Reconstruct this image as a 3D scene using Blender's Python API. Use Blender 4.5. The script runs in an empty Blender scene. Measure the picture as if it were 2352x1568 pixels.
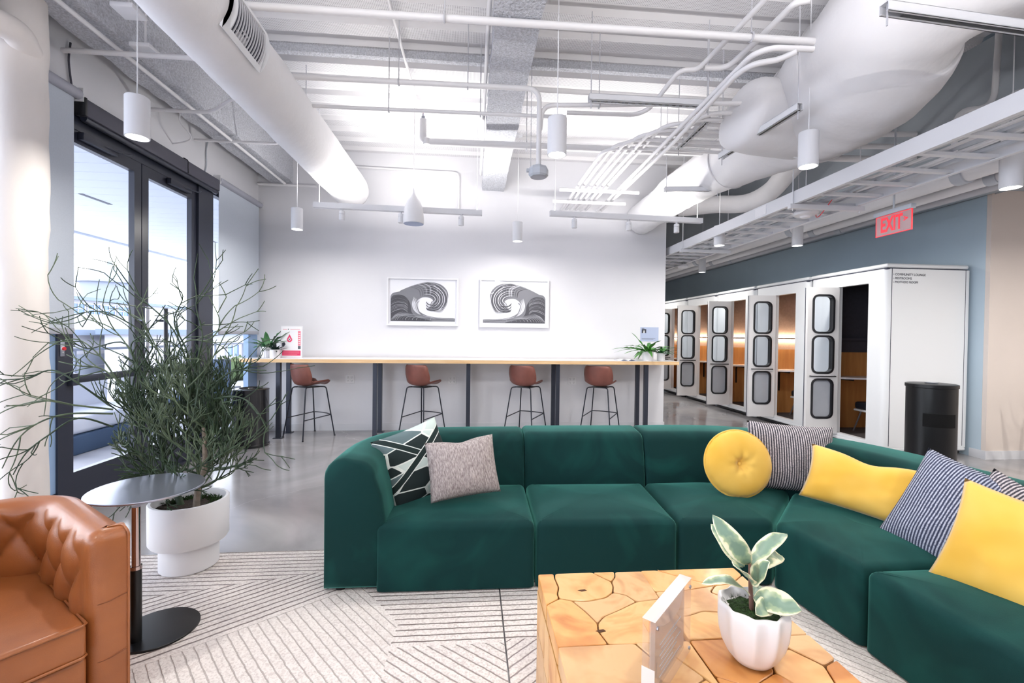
import bpy, bmesh, math, random
from mathutils import Vector, Matrix, noise
from mathutils.geometry import tessellate_polygon
random.seed(7)
S = bpy.context.scene
COL = S.collection
PI = math.pi
# ---------------------------------------------------------------- camera
FPX, CAMH = 1045.0, 1.40
yaw, pit, rol = (math.radians(a) for a in (4.98, -0.78, 0.677))
FW = Vector((math.sin(yaw)*math.cos(pit), math.cos(yaw)*math.cos(pit), math.sin(pit)))
R0 = Vector((math.cos(yaw), -math.sin(yaw), 0)); U0 = R0.cross(FW)
RI = R0*math.cos(rol) + U0*math.sin(rol); UP = -R0*math.sin(rol) + U0*math.cos(rol)
CAM = Vector((0, 0, CAMH))
cd = bpy.data.cameras.new('camera'); cam = bpy.data.objects.new('camera', cd); COL.objects.link(cam)
cd.sensor_fit = 'HORIZONTAL'; cd.sensor_width = 36.0; cd.lens = 36.0*FPX/2352.0; cd.clip_start = 0.05; cd.clip_end = 300
cam.matrix_world = Matrix(((RI.x, UP.x, -FW.x, 0), (RI.y, UP.y, -FW.y, 0), (RI.z, UP.z, -FW.z, CAMH), (0, 0, 0, 1)))
S.camera = cam
# ---------------------------------------------------------------- view, sky, daylight
S.view_settings.view_transform = 'Standard'; S.view_settings.look = 'None'
S.view_settings.exposure = 0.04; S.view_settings.gamma = 1.0; S.view_settings.use_curve_mapping = False
cy = S.cycles; cy.max_bounces = 5; cy.diffuse_bounces = 3; cy.glossy_bounces = 2; cy.transmission_bounces = 3; cy.transparent_max_bounces = 8; cy.caustics_reflective = False; cy.caustics_refractive = False
W = bpy.data.worlds.new('overcast_sky'); S.world = W; W.use_nodes = True
bg = W.node_tree.nodes['Background']; bg.inputs[0].default_value = (0.85, 0.91, 1.0, 1); bg.inputs[1].default_value = 7.0
PEND_W, UP_W, SPOT_W = 17.0, 46.0, 1.2
def portal(name, loc, rot, sx, sy):
    l = bpy.data.lights.new(name, 'AREA'); l.shape = 'RECTANGLE'; l.size = sx; l.size_y = sy
    l.cycles.is_portal = True
    o = bpy.data.objects.new(name, l); COL.objects.link(o); o.location = loc; o.rotation_euler = rot
portal('daylight_portal', (-3.16, 5.1, 1.55), (0, -PI/2, 0), 3.0, 3.0)
portal('daylight_portal', (-3.16, -0.6, 1.6), (0, -PI/2, 0), 2.9, 8.0)
# ---------------------------------------------------------------- pixel helpers (photo pixel + one known world coordinate -> point)
def ray(px, py): return FW + RI*((px-1176)/FPX) - UP*((py-784)/FPX)
def AX(px, py, x): d = ray(px, py); return CAM + d*(x/d.x)
def AY(px, py, y): d = ray(px, py); return CAM + d*(y/d.y)
def AZ(px, py, z): d = ray(px, py); return CAM + d*((z-CAMH)/d.z)
# ---------------------------------------------------------------- materials
def srgb(r, g, b):
    f = lambda c: (c/12.92 if c <= .04045 else ((c+.055)/1.055)**2.4)
    return (f(r/255), f(g/255), f(b/255), 1)
MATS = {}
def nd(nt, t, **kw):
    n = nt.nodes.new(t)
    for k, v in kw.items(): setattr(n, k, v)
    return n
def mat(name, rgb, rough=.5, metal=0., var=0., vscale=8., bump=0., bscale=60., rgb2=None, sheen=0., coat=0., spec=.5, stretch=None, detail=4., emit=0., vlo=.35, vhi=.65):
    m = bpy.data.materials.new(name); m.use_nodes = True; nt = m.node_tree; p = nt.nodes['Principled BSDF']
    c = srgb(*rgb); p.inputs['Base Color'].default_value = c
    p.inputs['Roughness'].default_value = rough; p.inputs['Metallic'].default_value = metal
    p.inputs['Specular IOR Level'].default_value = spec
    if sheen: p.inputs['Sheen Weight'].default_value = sheen; p.inputs['Sheen Roughness'].default_value = .4
    if coat: p.inputs['Coat Weight'].default_value = coat; p.inputs['Coat Roughness'].default_value = .15
    if emit: p.inputs['Emission Color'].default_value = c; p.inputs['Emission Strength'].default_value = emit
    tc = None
    if var or bump or rgb2:
        tc = nd(nt, 'ShaderNodeTexCoord'); mp = nd(nt, 'ShaderNodeMapping'); nt.links.new(tc.outputs['Object'], mp.inputs[0])
        if stretch: mp.inputs['Scale'].default_value = stretch
    if var or rgb2:
        n = nd(nt, 'ShaderNodeTexNoise'); n.inputs['Scale'].default_value = vscale; n.inputs['Detail'].default_value = detail
        nt.links.new(mp.outputs[0], n.inputs['Vector'])
        r = nd(nt, 'ShaderNodeValToRGB'); nt.links.new(n.outputs['Fac'], r.inputs[0])
        r.color_ramp.elements[0].position = vlo; r.color_ramp.elements[1].position = vhi
        c2 = srgb(*rgb2) if rgb2 else tuple(min(1, x*(1+var)) for x in c[:3])+(1,)
        c1 = c if rgb2 else tuple(x*(1-var) for x in c[:3])+(1,)
        r.color_ramp.elements[0].color = c1; r.color_ramp.elements[1].color = c2
        nt.links.new(r.outputs[0], p.inputs['Base Color'])
    if bump:
        n2 = nd(nt, 'ShaderNodeTexNoise'); n2.inputs['Scale'].default_value = bscale; n2.inputs['Detail'].default_value = 5
        nt.links.new(mp.outputs[0], n2.inputs['Vector'])
        b = nd(nt, 'ShaderNodeBump'); b.inputs['Strength'].default_value = bump; b.inputs['Distance'].default_value = .02
        nt.links.new(n2.outputs['Fac'], b.inputs['Height']); nt.links.new(b.outputs[0], p.inputs['Normal'])
    MATS[name] = m
    return m
def emat(name, rgb, st):
    m = bpy.data.materials.new(name); m.use_nodes = True; nt = m.node_tree; nt.nodes.clear()
    e = nd(nt, 'ShaderNodeEmission'); e.inputs[0].default_value = srgb(*rgb); e.inputs[1].default_value = st
    o = nd(nt, 'ShaderNodeOutputMaterial'); nt.links.new(e.outputs[0], o.inputs[0]); MATS[name] = m; return m
def glassmat(name, tint=(1, 1, 1), ior=1.45, rough=.0, trans=1.0, body=None):
    m = bpy.data.materials.new(name); m.use_nodes = True; nt = m.node_tree; nt.nodes.clear()
    t = nd(nt, 'ShaderNodeBsdfTransparent'); t.inputs[0].default_value = tint + (1,)
    g = nd(nt, 'ShaderNodeBsdfGlossy'); g.inputs['Roughness'].default_value = rough
    f = nd(nt, 'ShaderNodeFresnel'); f.inputs[0].default_value = ior
    x = nd(nt, 'ShaderNodeMixShader'); o = nd(nt, 'ShaderNodeOutputMaterial')
    ge = nd(nt, 'ShaderNodeNewGeometry'); iv = nd(nt, 'ShaderNodeMath', operation='SUBTRACT'); iv.inputs[0].default_value = 1.; nt.links.new(ge.outputs['Backfacing'], iv.inputs[1])
    ml = nd(nt, 'ShaderNodeMath', operation='MULTIPLY'); nt.links.new(f.outputs[0], ml.inputs[0]); nt.links.new(iv.outputs[0], ml.inputs[1]); nt.links.new(ml.outputs[0], x.inputs[0])
    a = t
    if body:
        d = nd(nt, 'ShaderNodeBsdfDiffuse'); d.inputs[0].default_value = srgb(*body)
        y = nd(nt, 'ShaderNodeMixShader'); y.inputs[0].default_value = 1-trans
        nt.links.new(t.outputs[0], y.inputs[1]); nt.links.new(d.outputs[0], y.inputs[2]); a = y
    nt.links.new(a.outputs[0], x.inputs[1]); nt.links.new(g.outputs[0], x.inputs[2]); nt.links.new(x.outputs[0], o.inputs[0])
    MATS[name] = m; return m
# ---------------------------------------------------------------- mesh builder
WL = {}
class MB:
    def __init__(s): s.v = []; s.f = []; s.mi = []; s.uv = None
    def add(s, vs, fs, m=0):
        b = len(s.v); s.v += [tuple(v) for v in vs]; s.f += [tuple(i+b for i in f) for f in fs]; s.mi += [m]*len(fs); return s
    def box(s, a, b, m=0):
        x0, y0, z0 = a; x1, y1, z1 = b
        return s.add([(x0,y0,z0),(x1,y0,z0),(x1,y1,z0),(x0,y1,z0),(x0,y0,z1),(x1,y0,z1),(x1,y1,z1),(x0,y1,z1)],
                     [(0,3,2,1),(4,5,6,7),(0,1,5,4),(1,2,6,5),(2,3,7,6),(3,0,4,7)], m)
    def rbox(s, a, b, r=.01, seg=2, m=0, mat4=None):
        bm = bmesh.new(); bmesh.ops.create_cube(bm, size=1)
        c = [(a[i]+b[i])/2 for i in range(3)]; d = [abs(b[i]-a[i]) for i in range(3)]
        for v in bm.verts: v.co = Vector((v.co.x*d[0]+c[0], v.co.y*d[1]+c[1], v.co.z*d[2]+c[2]))
        r = min(r, min(d)*.49)
        bmesh.ops.bevel(bm, geom=bm.edges[:], offset=r, segments=seg, profile=.5, affect='EDGES')
        bm.verts.index_update()
        vs = [(mat4 @ v.co if mat4 else v.co.copy()) for v in bm.verts]
        s.add(vs, [[v.index for v in f.verts] for f in bm.faces], m); bm.free(); return s
    def tube(s, pts, r, n=8, caps=True, m=0, closed=False):
        pts = [Vector(p) for p in pts]; k = len(pts); rs = r if isinstance(r, (list, tuple)) else [r]*k
        rings = []; nrm = None
        for i, p in enumerate(pts):
            if closed: t = (pts[(i+1) % k]-pts[i-1])
            else: t = (pts[min(i+1, k-1)]-pts[max(i-1, 0)])
            t.normalize()
            if nrm is None:
                nrm = Vector((0, 0, 1)) if abs(t.z) < .9 else Vector((1, 0, 0))
            nrm = (nrm - t*nrm.dot(t))
            if nrm.length < 1e-6: nrm = t.orthogonal()
            nrm.normalize(); bn = t.cross(nrm)
            rings.append([p+(nrm*math.cos(2*PI*j/n)+bn*math.sin(2*PI*j/n))*rs[i] for j in range(n)])
        vs = [v for rg in rings for v in rg]; fs = []
        for i in range(k if closed else k-1):
            for j in range(n):
                a = i*n+j; b = i*n+(j+1) % n; i2 = (i+1) % k; fs.append((a, b, i2*n+(j+1) % n, i2*n+j))
        if caps and not closed: fs.append(tuple(range(n))[::-1]); fs.append(tuple((k-1)*n+j for j in range(n)))
        return s.add(vs, fs, m)
    def cyl(s, a, b, r, n=16, m=0): return s.tube([a, b], r, n, True, m)
    def lathe(s, prof, c=(0, 0, 0), n=32, m=0, fn=None, cap=True):
        if len(prof) == 2 and prof[0][0] == 0 and prof[0][1] == prof[1][1]:
            r, z = prof[1]; return s.add([(c[0]+r*math.cos(2*PI*j/n), c[1]+r*math.sin(2*PI*j/n), c[2]+z) for j in range(n)], [tuple(range(n))], m)
        vs = []; fs = []; k = len(prof)
        for (r, z) in prof:
            for j in range(n):
                a = 2*PI*j/n; q = fn(a, r, z) if fn else r
                vs.append((c[0]+q*math.cos(a), c[1]+q*math.sin(a), c[2]+z))
        for i in range(k-1):
            for j in range(n): fs.append((i*n+j, i*n+(j+1) % n, (i+1)*n+(j+1) % n, (i+1)*n+j))
        if cap and prof[0][0] > 1e-5: fs.append(tuple(range(n))[::-1])
        if cap and prof[-1][0] > 1e-5: fs.append(tuple((k-1)*n+j for j in range(n)))
        return s.add(vs, fs, m)
    def plate(s, outer, holes, d, fn, m=0):
        # 2D polygon with holes, extruded by d along the third axis of fn(u, v, w)
        loops = [outer]+list(holes); pts = [p for l in loops for p in l]
        tris = tessellate_polygon([[Vector((p[0], p[1], 0)) for p in l] for l in loops])
        n = len(pts); vs = [fn(p[0], p[1], 0) for p in pts]+[fn(p[0], p[1], d) for p in pts]; fs = []
        for t in tris: fs.append(tuple(t)); fs.append(tuple(i+n for i in reversed(t)))
        b = 0
        for l in loops:
            for j in range(len(l)):
                a, c = b+j, b+(j+1) % len(l); fs.append((a, c, c+n, a+n))
            b += len(l)
        return s.add(vs, fs, m)
    def prism(s, poly, z0, z1, m=0): return s.plate(poly, [], z1-z0, lambda u, v, w: (u, v, z0+w), m)
    def grid(s, nu, nv, fn, m=0, cu=False, cv=False):
        vs = [fn(i/(nu if cu else nu-1), j/(nv if cv else nv-1)) for i in range(nu) for j in range(nv)]; fs = []
        for i in range(nu if cu else nu-1):
            for j in range(nv if cv else nv-1):
                fs.append((i*nv+j, ((i+1) % nu)*nv+j, ((i+1) % nu)*nv+(j+1) % nv, i*nv+(j+1) % nv))
        return s.add(vs, fs, m)
    def xf(s, M): s.v = [tuple(M @ Vector(v)) for v in s.v]; return s
    def mesh(s, name, mats, off, ang):
        me = bpy.data.meshes.new(name); me.from_pydata([(v[0]-off.x, v[1]-off.y, v[2]-off.z) for v in s.v], [], s.f)
        bm = bmesh.new(); bm.from_mesh(me); bmesh.ops.recalc_face_normals(bm, faces=bm.faces[:]); bm.to_mesh(me); bm.free()
        for m in (mats if isinstance(mats, (list, tuple)) else [mats]): me.materials.append(MATS[m] if isinstance(m, str) else m)
        if len(me.polygons) == len(s.mi): me.polygons.foreach_set('material_index', s.mi)
        if ang:
            me.shade_smooth()
            if ang < 180: me.set_sharp_from_angle(angle=math.radians(ang))
        me.update(); return me
    def build(s, name, mats, parent=None, ang=40, loc=None):
        if parent is not None: off = WL[parent.name].copy()
        elif loc is not None: off = Vector(loc)
        else:
            xs = [v[0] for v in s.v]; ys = [v[1] for v in s.v]; zs = [v[2] for v in s.v]
            off = Vector(((min(xs)+max(xs))/2, (min(ys)+max(ys))/2, min(zs)))
        o = bpy.data.objects.new(name, s.mesh(name, mats, off, ang)); COL.objects.link(o)
        if parent is not None: o.parent = parent; WL[o.name] = off
        else: o.location = off; WL[o.name] = off
        return o
def thing(name, loc, label=None, cat=None, group=None):
    o = bpy.data.objects.new(name, None); COL.objects.link(o); o.location = loc; o.empty_display_size = .1; WL[o.name] = Vector(loc)
    return tag(o, label, cat, group)
def tag(o, label=None, cat=None, group=None, kind=None):
    if label: o['label'] = label
    if cat: o['category'] = cat
    if group: o['group'] = group
    if kind: o['kind'] = kind
    return o
def struct(o): o['kind'] = 'structure'; return o
def copy_tree(o, parent=None, loc=None, rz=None):
    c = o.copy(); COL.objects.link(c); c.parent = parent
    if loc is not None: c.location = loc; WL[c.name] = Vector(loc)
    else: WL[c.name] = WL[o.name]
    if rz is not None: c.rotation_euler = (0, 0, rz)
    for ch in list(o.children): copy_tree(ch, c)
    return c
def fillet(pts, rad, seg=6):
    pts = [Vector(p) for p in pts]; out = [pts[0]]
    for i in range(1, len(pts)-1):
        a, b, c = pts[i-1], pts[i], pts[i+1]; d1 = (a-b); d2 = (c-b)
        r = min(rad, d1.length*.49, d2.length*.49); p = b+d1.normalized()*r; q = b+d2.normalized()*r
        for k in range(seg+1):
            t = k/seg; out.append(p*(1-t)**2+b*2*t*(1-t)+q*t*t)
    out.append(pts[-1]); return out
def rrect(x0, y0, x1, y1, r, seg=4):
    o = []
    for cx, cy, a0 in ((x1-r, y1-r, 0), (x0+r, y1-r, PI/2), (x0+r, y0+r, PI), (x1-r, y0+r, 1.5*PI)):
        for k in range(seg+1): a = a0+PI/2*k/seg; o.append((cx+r*math.cos(a), cy+r*math.sin(a)))
    return o
def spline(pts, n=8):
    P = [Vector(p) for p in pts]; out = []
    for i in range(len(P)-1):
        p0 = P[max(i-1, 0)]; p1 = P[i]; p2 = P[i+1]; p3 = P[min(i+2, len(P)-1)]
        for k in range(n):
            t = k/n; out.append(.5*((2*p1)+(p2-p0)*t+(2*p0-5*p1+4*p2-p3)*t*t+(3*p1-p0-3*p2+p3)*t**3))
    out.append(P[-1]); return out
def textmesh(body, size, M, ext=.0008, align='LEFT', bold=0.):
    cu = bpy.data.curves.new('t', 'FONT'); cu.body = body; cu.size = size; cu.extrude = ext; cu.align_x = align; cu.offset = bold
    o = bpy.data.objects.new('t', cu); COL.objects.link(o); bpy.context.view_layer.update()
    me = bpy.data.meshes.new_from_object(o.evaluated_get(bpy.context.evaluated_depsgraph_get()))
    b = MB(); b.add([M @ v.co for v in me.vertices], [tuple(p.vertices) for p in me.polygons])
    bpy.data.objects.remove(o); bpy.data.curves.remove(cu); bpy.data.meshes.remove(me); return b
# ---------------------------------------------------------------- palette
mat('wall_paint', (228, 228, 233), .6, var=.012, vscale=2)
mat('blue_paint', (190, 208, 221), .6, var=.03, vscale=1.2)
mat('beige_paint', (228, 216, 208), .6, var=.02, vscale=1.5)
mat('white_metal', (226, 227, 232), .42)
mat('white_pipe', (232, 231, 234), .45)
mat('gray_pipe', (196, 196, 203), .45)
mat('wrap', (232, 231, 234), .7, bump=.35, bscale=7, var=.02, vscale=3)
mat('canvas_wrap', (236, 230, 226), .75, bump=.3, bscale=9, var=.03, vscale=2.5, stretch=(1, 1, .35))
mat('fireproof', (206, 208, 216), .95, var=.16, vscale=70, bump=1.0, bscale=55, detail=6)
mat('deck', (224, 223, 226), .55)
mat('gray_deck', (170, 178, 186), .6)
mat('dark_frame', (44, 48, 62), .35)
mat('black_metal', (24, 25, 30), .35)
mat('black_gloss', (16, 17, 22), .08, coat=.6)
mat('black_satin', (11, 12, 15), .34, spec=.4); mat('slot_black', (5, 5, 7), .7, spec=.2)
mat('gunmetal', (66, 70, 82), .38, .6)
mat('steel', (176, 180, 192), .32, .85)
mat('brushed', (176, 180, 196), .28, .9, var=.04, vscale=40, stretch=(1, 14, 1))
mat('copper_steel', (188, 168, 165), .16, 1.)
mat('housing', (74, 74, 86), .5)
mat('shade_fabric', (196, 204, 216), .9, var=.02, vscale=120)
mat('roller', (166, 168, 180), .55)
mat('white_plastic', (236, 236, 240), .4)
mat('gray_plastic', (190, 195, 204), .5)
mat('mull_blue', (150, 178, 214), .5)
mat('white_ceramic', (240, 238, 240), .35, coat=.2)
mat('planter_white', (238, 238, 242), .55)
mat('soil', (48, 36, 28), .95, var=.4, vscale=60, bump=.8, bscale=80)
mat('moss', (44, 74, 30), .95, var=.5, vscale=90, bump=1., bscale=120)
mat('wood_top', (226, 186, 136), .38, rgb2=(238, 204, 158), vscale=4, stretch=(1, 14, 14))
mat('laminate', (238, 236, 240), .25)
mat('stool_leather', (124, 74, 64), .42, var=.06, vscale=14, bump=.1, bscale=200)
mat('black_wire', (26, 30, 44), .4)
mat('booth_white', (236, 238, 241), .42)
mat('booth_door', (230, 229, 230), .42)
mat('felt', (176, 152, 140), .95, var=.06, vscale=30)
mat('felt_shaded', (70, 68, 78), .95, var=.06, vscale=30)  # darker felt copy, puts the unlit booth's shade into the colour
mat('booth_wood', (206, 150, 92), .5, rgb2=(190, 132, 76), vscale=3, stretch=(6, 6, .6))
mat('carpet_dark', (78, 72, 74), .95, var=.3, vscale=140)
mat('chair_black', (32, 34, 44), .6)
mat('seam_dark', (50, 54, 72), .6)
mat('print_gray', (92, 94, 104), .7)
mat('paper', (246, 246, 250), .7)
mat('notice_blue', (176, 188, 216), .6)
mat('print_black', (52, 54, 66), .7)
mat('pink', (226, 52, 104), .55)
mat('pink_soft', (232, 128, 146), .55)
mat('outlet_dark', (176, 178, 188), .5)
mat('concrete_out', (196, 196, 202), .85, var=.05, vscale=3)
mat('soffit', (212, 218, 230), .6)
mat('stucco', (156, 156, 164), .9)
mat('stucco_gray', (118, 124, 138), .9)
mat('roof_blue', (96, 108, 128), .8)
mat('window_blue', (66, 92, 134), .2)
mat('shrub', (84, 104, 66), .9, var=.3, vscale=20)
mat('out_blue', (70, 92, 120), .6)
mat('cushion_out', (236, 238, 246), .9)
mat('bright_red', (222, 40, 52), .4)
glassmat('pane', (.985, .99, 1.), 1.35)
glassmat('door_pane', (.90, .93, .96), 1.5)
mat('frosted', (176, 180, 188), .25, rgb2=(150, 155, 164), vscale=1.2)
mat('window_glass_dark', (58, 62, 72), .06, coat=.3)
emat('lamp_glow', (255, 252, 246), 14.)
emat('led_warm', (255, 226, 190), 60.)
emat('uplight_glow', (255, 250, 244), 8.)
def make_floor_mat():
    m = mat('polished_concrete', (150, 148, 150), .13, spec=.6); nt = m.node_tree; p = nt.nodes['Principled BSDF']
    tc = nd(nt, 'ShaderNodeTexCoord'); n1 = nd(nt, 'ShaderNodeTexNoise'); n1.inputs['Scale'].default_value = .7; n1.inputs['Detail'].default_value = 8; n1.inputs['Distortion'].default_value = 1.2
    nt.links.new(tc.outputs['Object'], n1.inputs['Vector'])
    r = nd(nt, 'ShaderNodeValToRGB'); nt.links.new(n1.outputs['Fac'], r.inputs[0])
    r.color_ramp.elements[0].position = .3; r.color_ramp.elements[0].color = srgb(124, 122, 126)
    r.color_ramp.elements[1].position = .7; r.color_ramp.elements[1].color = srgb(168, 165, 166)
    v = nd(nt, 'ShaderNodeTexVoronoi'); v.feature = 'DISTANCE_TO_EDGE'; v.inputs['Scale'].default_value = .32
    nz = nd(nt, 'ShaderNodeTexNoise'); nz.inputs['Scale'].default_value = 2.; nz.inputs['Detail'].default_value = 6
    mx = nd(nt, 'ShaderNodeMixRGB'); mx.blend_type = 'ADD'; mx.inputs[0].default_value = .5
    nt.links.new(tc.outputs['Object'], mx.inputs[1]); nt.links.new(nz.outputs['Color'], mx.inputs[2]); nt.links.new(tc.outputs['Object'], nz.inputs['Vector'])
    nt.links.new(mx.outputs[0], v.inputs['Vector'])
    lt = nd(nt, 'ShaderNodeMath', operation='LESS_THAN'); lt.inputs[1].default_value = .0004; nt.links.new(v.outputs['Distance'], lt.inputs[0])
    m2 = nd(nt, 'ShaderNodeMixRGB'); m2.inputs[2].default_value = srgb(186, 184, 186); nt.links.new(lt.outputs[0], m2.inputs[0]); nt.links.new(r.outputs[0], m2.inputs[1])
    nt.links.new(m2.outputs[0], p.inputs['Base Color'])
    r2 = nd(nt, 'ShaderNodeMapRange'); r2.inputs['To Min'].default_value = .09; r2.inputs['To Max'].default_value = .2; nt.links.new(n1.outputs['Fac'], r2.inputs[0]); nt.links.new(r2.outputs[0], p.inputs['Roughness'])
make_floor_mat()
def make_perf_mat():
    m = mat('perforated_deck', (222, 221, 225), .55); nt = m.node_tree; p = nt.nodes['Principled BSDF']
    tc = nd(nt, 'ShaderNodeTexCoord'); sp = nd(nt, 'ShaderNodeSeparateXYZ'); nt.links.new(tc.outputs['Object'], sp.inputs[0])
    sq = []
    for k in (0, 1):
        a = nd(nt, 'ShaderNodeMath', operation='MULTIPLY'); a.inputs[1].default_value = 72.; nt.links.new(sp.outputs[k], a.inputs[0])
        b = nd(nt, 'ShaderNodeMath', operation='FRACT'); nt.links.new(a.outputs[0], b.inputs[0])
        c = nd(nt, 'ShaderNodeMath', operation='SUBTRACT'); c.inputs[1].default_value = .5; nt.links.new(b.outputs[0], c.inputs[0])
        d = nd(nt, 'ShaderNodeMath', operation='POWER'); d.inputs[1].default_value = 2.; nt.links.new(c.outputs[0], d.inputs[0]); sq.append(d)
    s = nd(nt, 'ShaderNodeMath', operation='ADD'); nt.links.new(sq[0].outputs[0], s.inputs[0]); nt.links.new(sq[1].outputs[0], s.inputs[1])
    l = nd(nt, 'ShaderNodeMath', operation='LESS_THAN'); l.inputs[1].default_value = .06; nt.links.new(s.outputs[0], l.inputs[0])
    mx = nd(nt, 'ShaderNodeMixRGB'); mx.inputs[1].default_value = srgb(224, 223, 227); mx.inputs[2].default_value = srgb(128, 126, 134); nt.links.new(l.outputs[0], mx.inputs[0])
    nt.links.new(mx.outputs[0], p.inputs['Base Color'])
make_perf_mat()
# ---------------------------------------------------------------- setting: floor, walls, ceiling
XL, YB, XW, ZC = -3.03, 6.737, 2.93, 4.0
b = MB(); b.box((-3.2, -4.6, -.12), (8.2, 15.2, 0)); struct(b.build('floor', 'polished_concrete', ang=0))
b = MB(); b.box((XL-.15, YB, 0), (XW, YB+.16, ZC)); struct(b.build('wall_back', 'wall_paint', ang=0))
b = MB(); b.box((XL, YB-.012, 0), (XW+.004, YB, .10)); b.box((XW, YB-.012, 0), (XW+.012, YB+.16, .10)); struct(b.build('baseboard_back', 'white_metal', ang=0))
b = MB()
b.box((XL-.16, 3.55, 3.06), (XL, YB, ZC)); b.box((XL-.16, -4.5, 3.22), (XL, 3.55, ZC)); b.box((XL-.16, -4.5, 0), (XL, -3.9, 3.22))
b.box((XL-.16, -4.5, 0), (XL, 3.1, .12))
struct(b.build('wall_left', 'wall_paint', ang=0))
b = MB(); b.box((-3.2, -4.6, 0), (8.2, -4.45, ZC)); struct(b.build('wall_rear', 'wall_paint', ang=0))
b = MB(); b.box((6.05, 4.9, 0), (6.2, 15, 3.12)); struct(b.build('wall_booths', 'blue_paint', ang=0))
b = MB(); b.box((6.052, 4.85, 0), (8.2, 4.9, ZC)); b.box((8.05, -4.5, 0), (8.2, 4.88, ZC)); struct(b.build('wall_right', 'beige_paint', ang=0))
b = MB(); b.box((6.04, 4.838, 0), (8.05, 4.85, .10)); b.box((6.038, 4.84, 0), (6.05, 5.02, .10)); struct(b.build('baseboard_right', 'white_metal', ang=0))
b = MB(); b.box((-3.2, 15, 0), (8.2, 15.15, ZC)); b.box((2.78, YB+.16, 0), (2.93, 15, ZC)); struct(b.build('wall_corridor', 'wall_paint', ang=0))
# ceiling deck: one panel per 0.3 m, ribs running along X
cb = MB(); cb.box((-3.2, -4.6, ZC+.08), (8.2, 15.2, ZC+.2)); ceil = struct(cb.build('ceiling', 'gray_deck', ang=0, loc=(0, 0, ZC)))
def deck_mesh():
    m = MB(); x0, x1 = -3.05, 4.42
    prof = [(0, 0, 0), (.155, 0, 1), (.175, .045, 0), (.275, .045, 0), (.30, .0, 0)]
    for (a, b_) in zip(prof[:-1], prof[1:]):
        m.add([(x0, a[0], a[1]), (x1, a[0], a[1]), (x1, b_[0], b_[1]), (x0, b_[0], b_[1])], [(0, 1, 2, 3)], b_[2])
    return m.mesh('deck_panel', ['deck', 'perforated_deck'], Vector((0, 0, 0)), 0)
dm = deck_mesh()
for k in range(-12, 50):
    o = bpy.data.objects.new('deck_panel', dm); COL.objects.link(o); o.parent = ceil; o.location = (0, k*.3+.06, 0)
# low corridor ceiling, ribs running along Y
lb = MB(); lb.box((4.42, -4.6, 3.17), (8.2, 15.2, 3.25)); lb.box((4.40, -4.6, 3.12), (4.44, 15.2, ZC)); lowc = struct(lb.build('ceiling_corridor', 'gray_deck', ang=0, loc=(5, 5, 3.17)))
m = MB(); prof = [(0, 0), (.09, 0), (.105, .045), (.135, .045), (.15, 0)]
for a, c in zip(prof[:-1], prof[1:]): m.add([(a[0], -8, a[1]), (a[0], 10, a[1]), (c[0], 10, c[1]), (c[0], -8, c[1])], [(0, 1, 2, 3)])
rm = m.mesh('deck_rib', ['gray_deck'], Vector((0, 0, 0)), 0)
for k in range(11):
    o = bpy.data.objects.new('deck_rib', rm); COL.objects.link(o); o.parent = lowc; o.location = (-.56+k*.15, 5, -.05)
# sprayed steel beams
def rough_beam(name, a, c, prof, ax, seg, amp=.012, seed=0):
    m = MB(); L = []
    n = len(prof)
    for i in range(seg+1):
        t = i/seg
        for (u, z) in prof:
            q = noise.noise(Vector((t*seg*.35+seed, u*9, z*9)))*amp + noise.noise(Vector((t*seg*1.3, u*25+seed, z*25)))*amp*.5
            p = a+(c-a)*t
            L.append((u+q, p, z+q*.8) if ax == 'y' else (p, u+q, z+q*.8))
    fs = [(i*n+j, i*n+(j+1) % n, (i+1)*n+(j+1) % n, (i+1)*n+j) for i in range(seg) for j in range(n)]
    m.add(L, fs); return struct(m.build(name, 'fireproof', ang=60))
def bprof(x0, x1, z0, z1, k=5):
    p = [(x0+(x1-x0)*i/k, z0) for i in range(k)]+[(x1, z0+(z1-z0)*i/k) for i in range(k)]+[(x1-(x1-x0)*i/k, z1) for i in range(k)]+[(x0, z1-(z1-z0)*i/k) for i in range(k)]
    return p
rough_beam('beam_center', -4.4, YB, bprof(.12, .44, 3.52, 3.62), 'y', 160)
rough_beam('beam_center_web', -4.4, YB, bprof(.255, .305, 3.62, 3.99), 'y', 100, .008, 3)
rough_beam('beam_left', -4.4, YB, bprof(-2.87, -2.56, 3.52, 3.99), 'y', 160, seed=5)
for k, y in enumerate((4.28, 1.4)):
    rough_beam('beam_cross', -2.8, .25, bprof(y, y+.06, 3.93, 4.0, 3), 'x', 90, .006, 11+k)
    rough_beam('beam_cross', .3, 4.4, bprof(y, y+.06, 3.93, 4.0, 3), 'x', 120, .006, 14+k)
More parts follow.
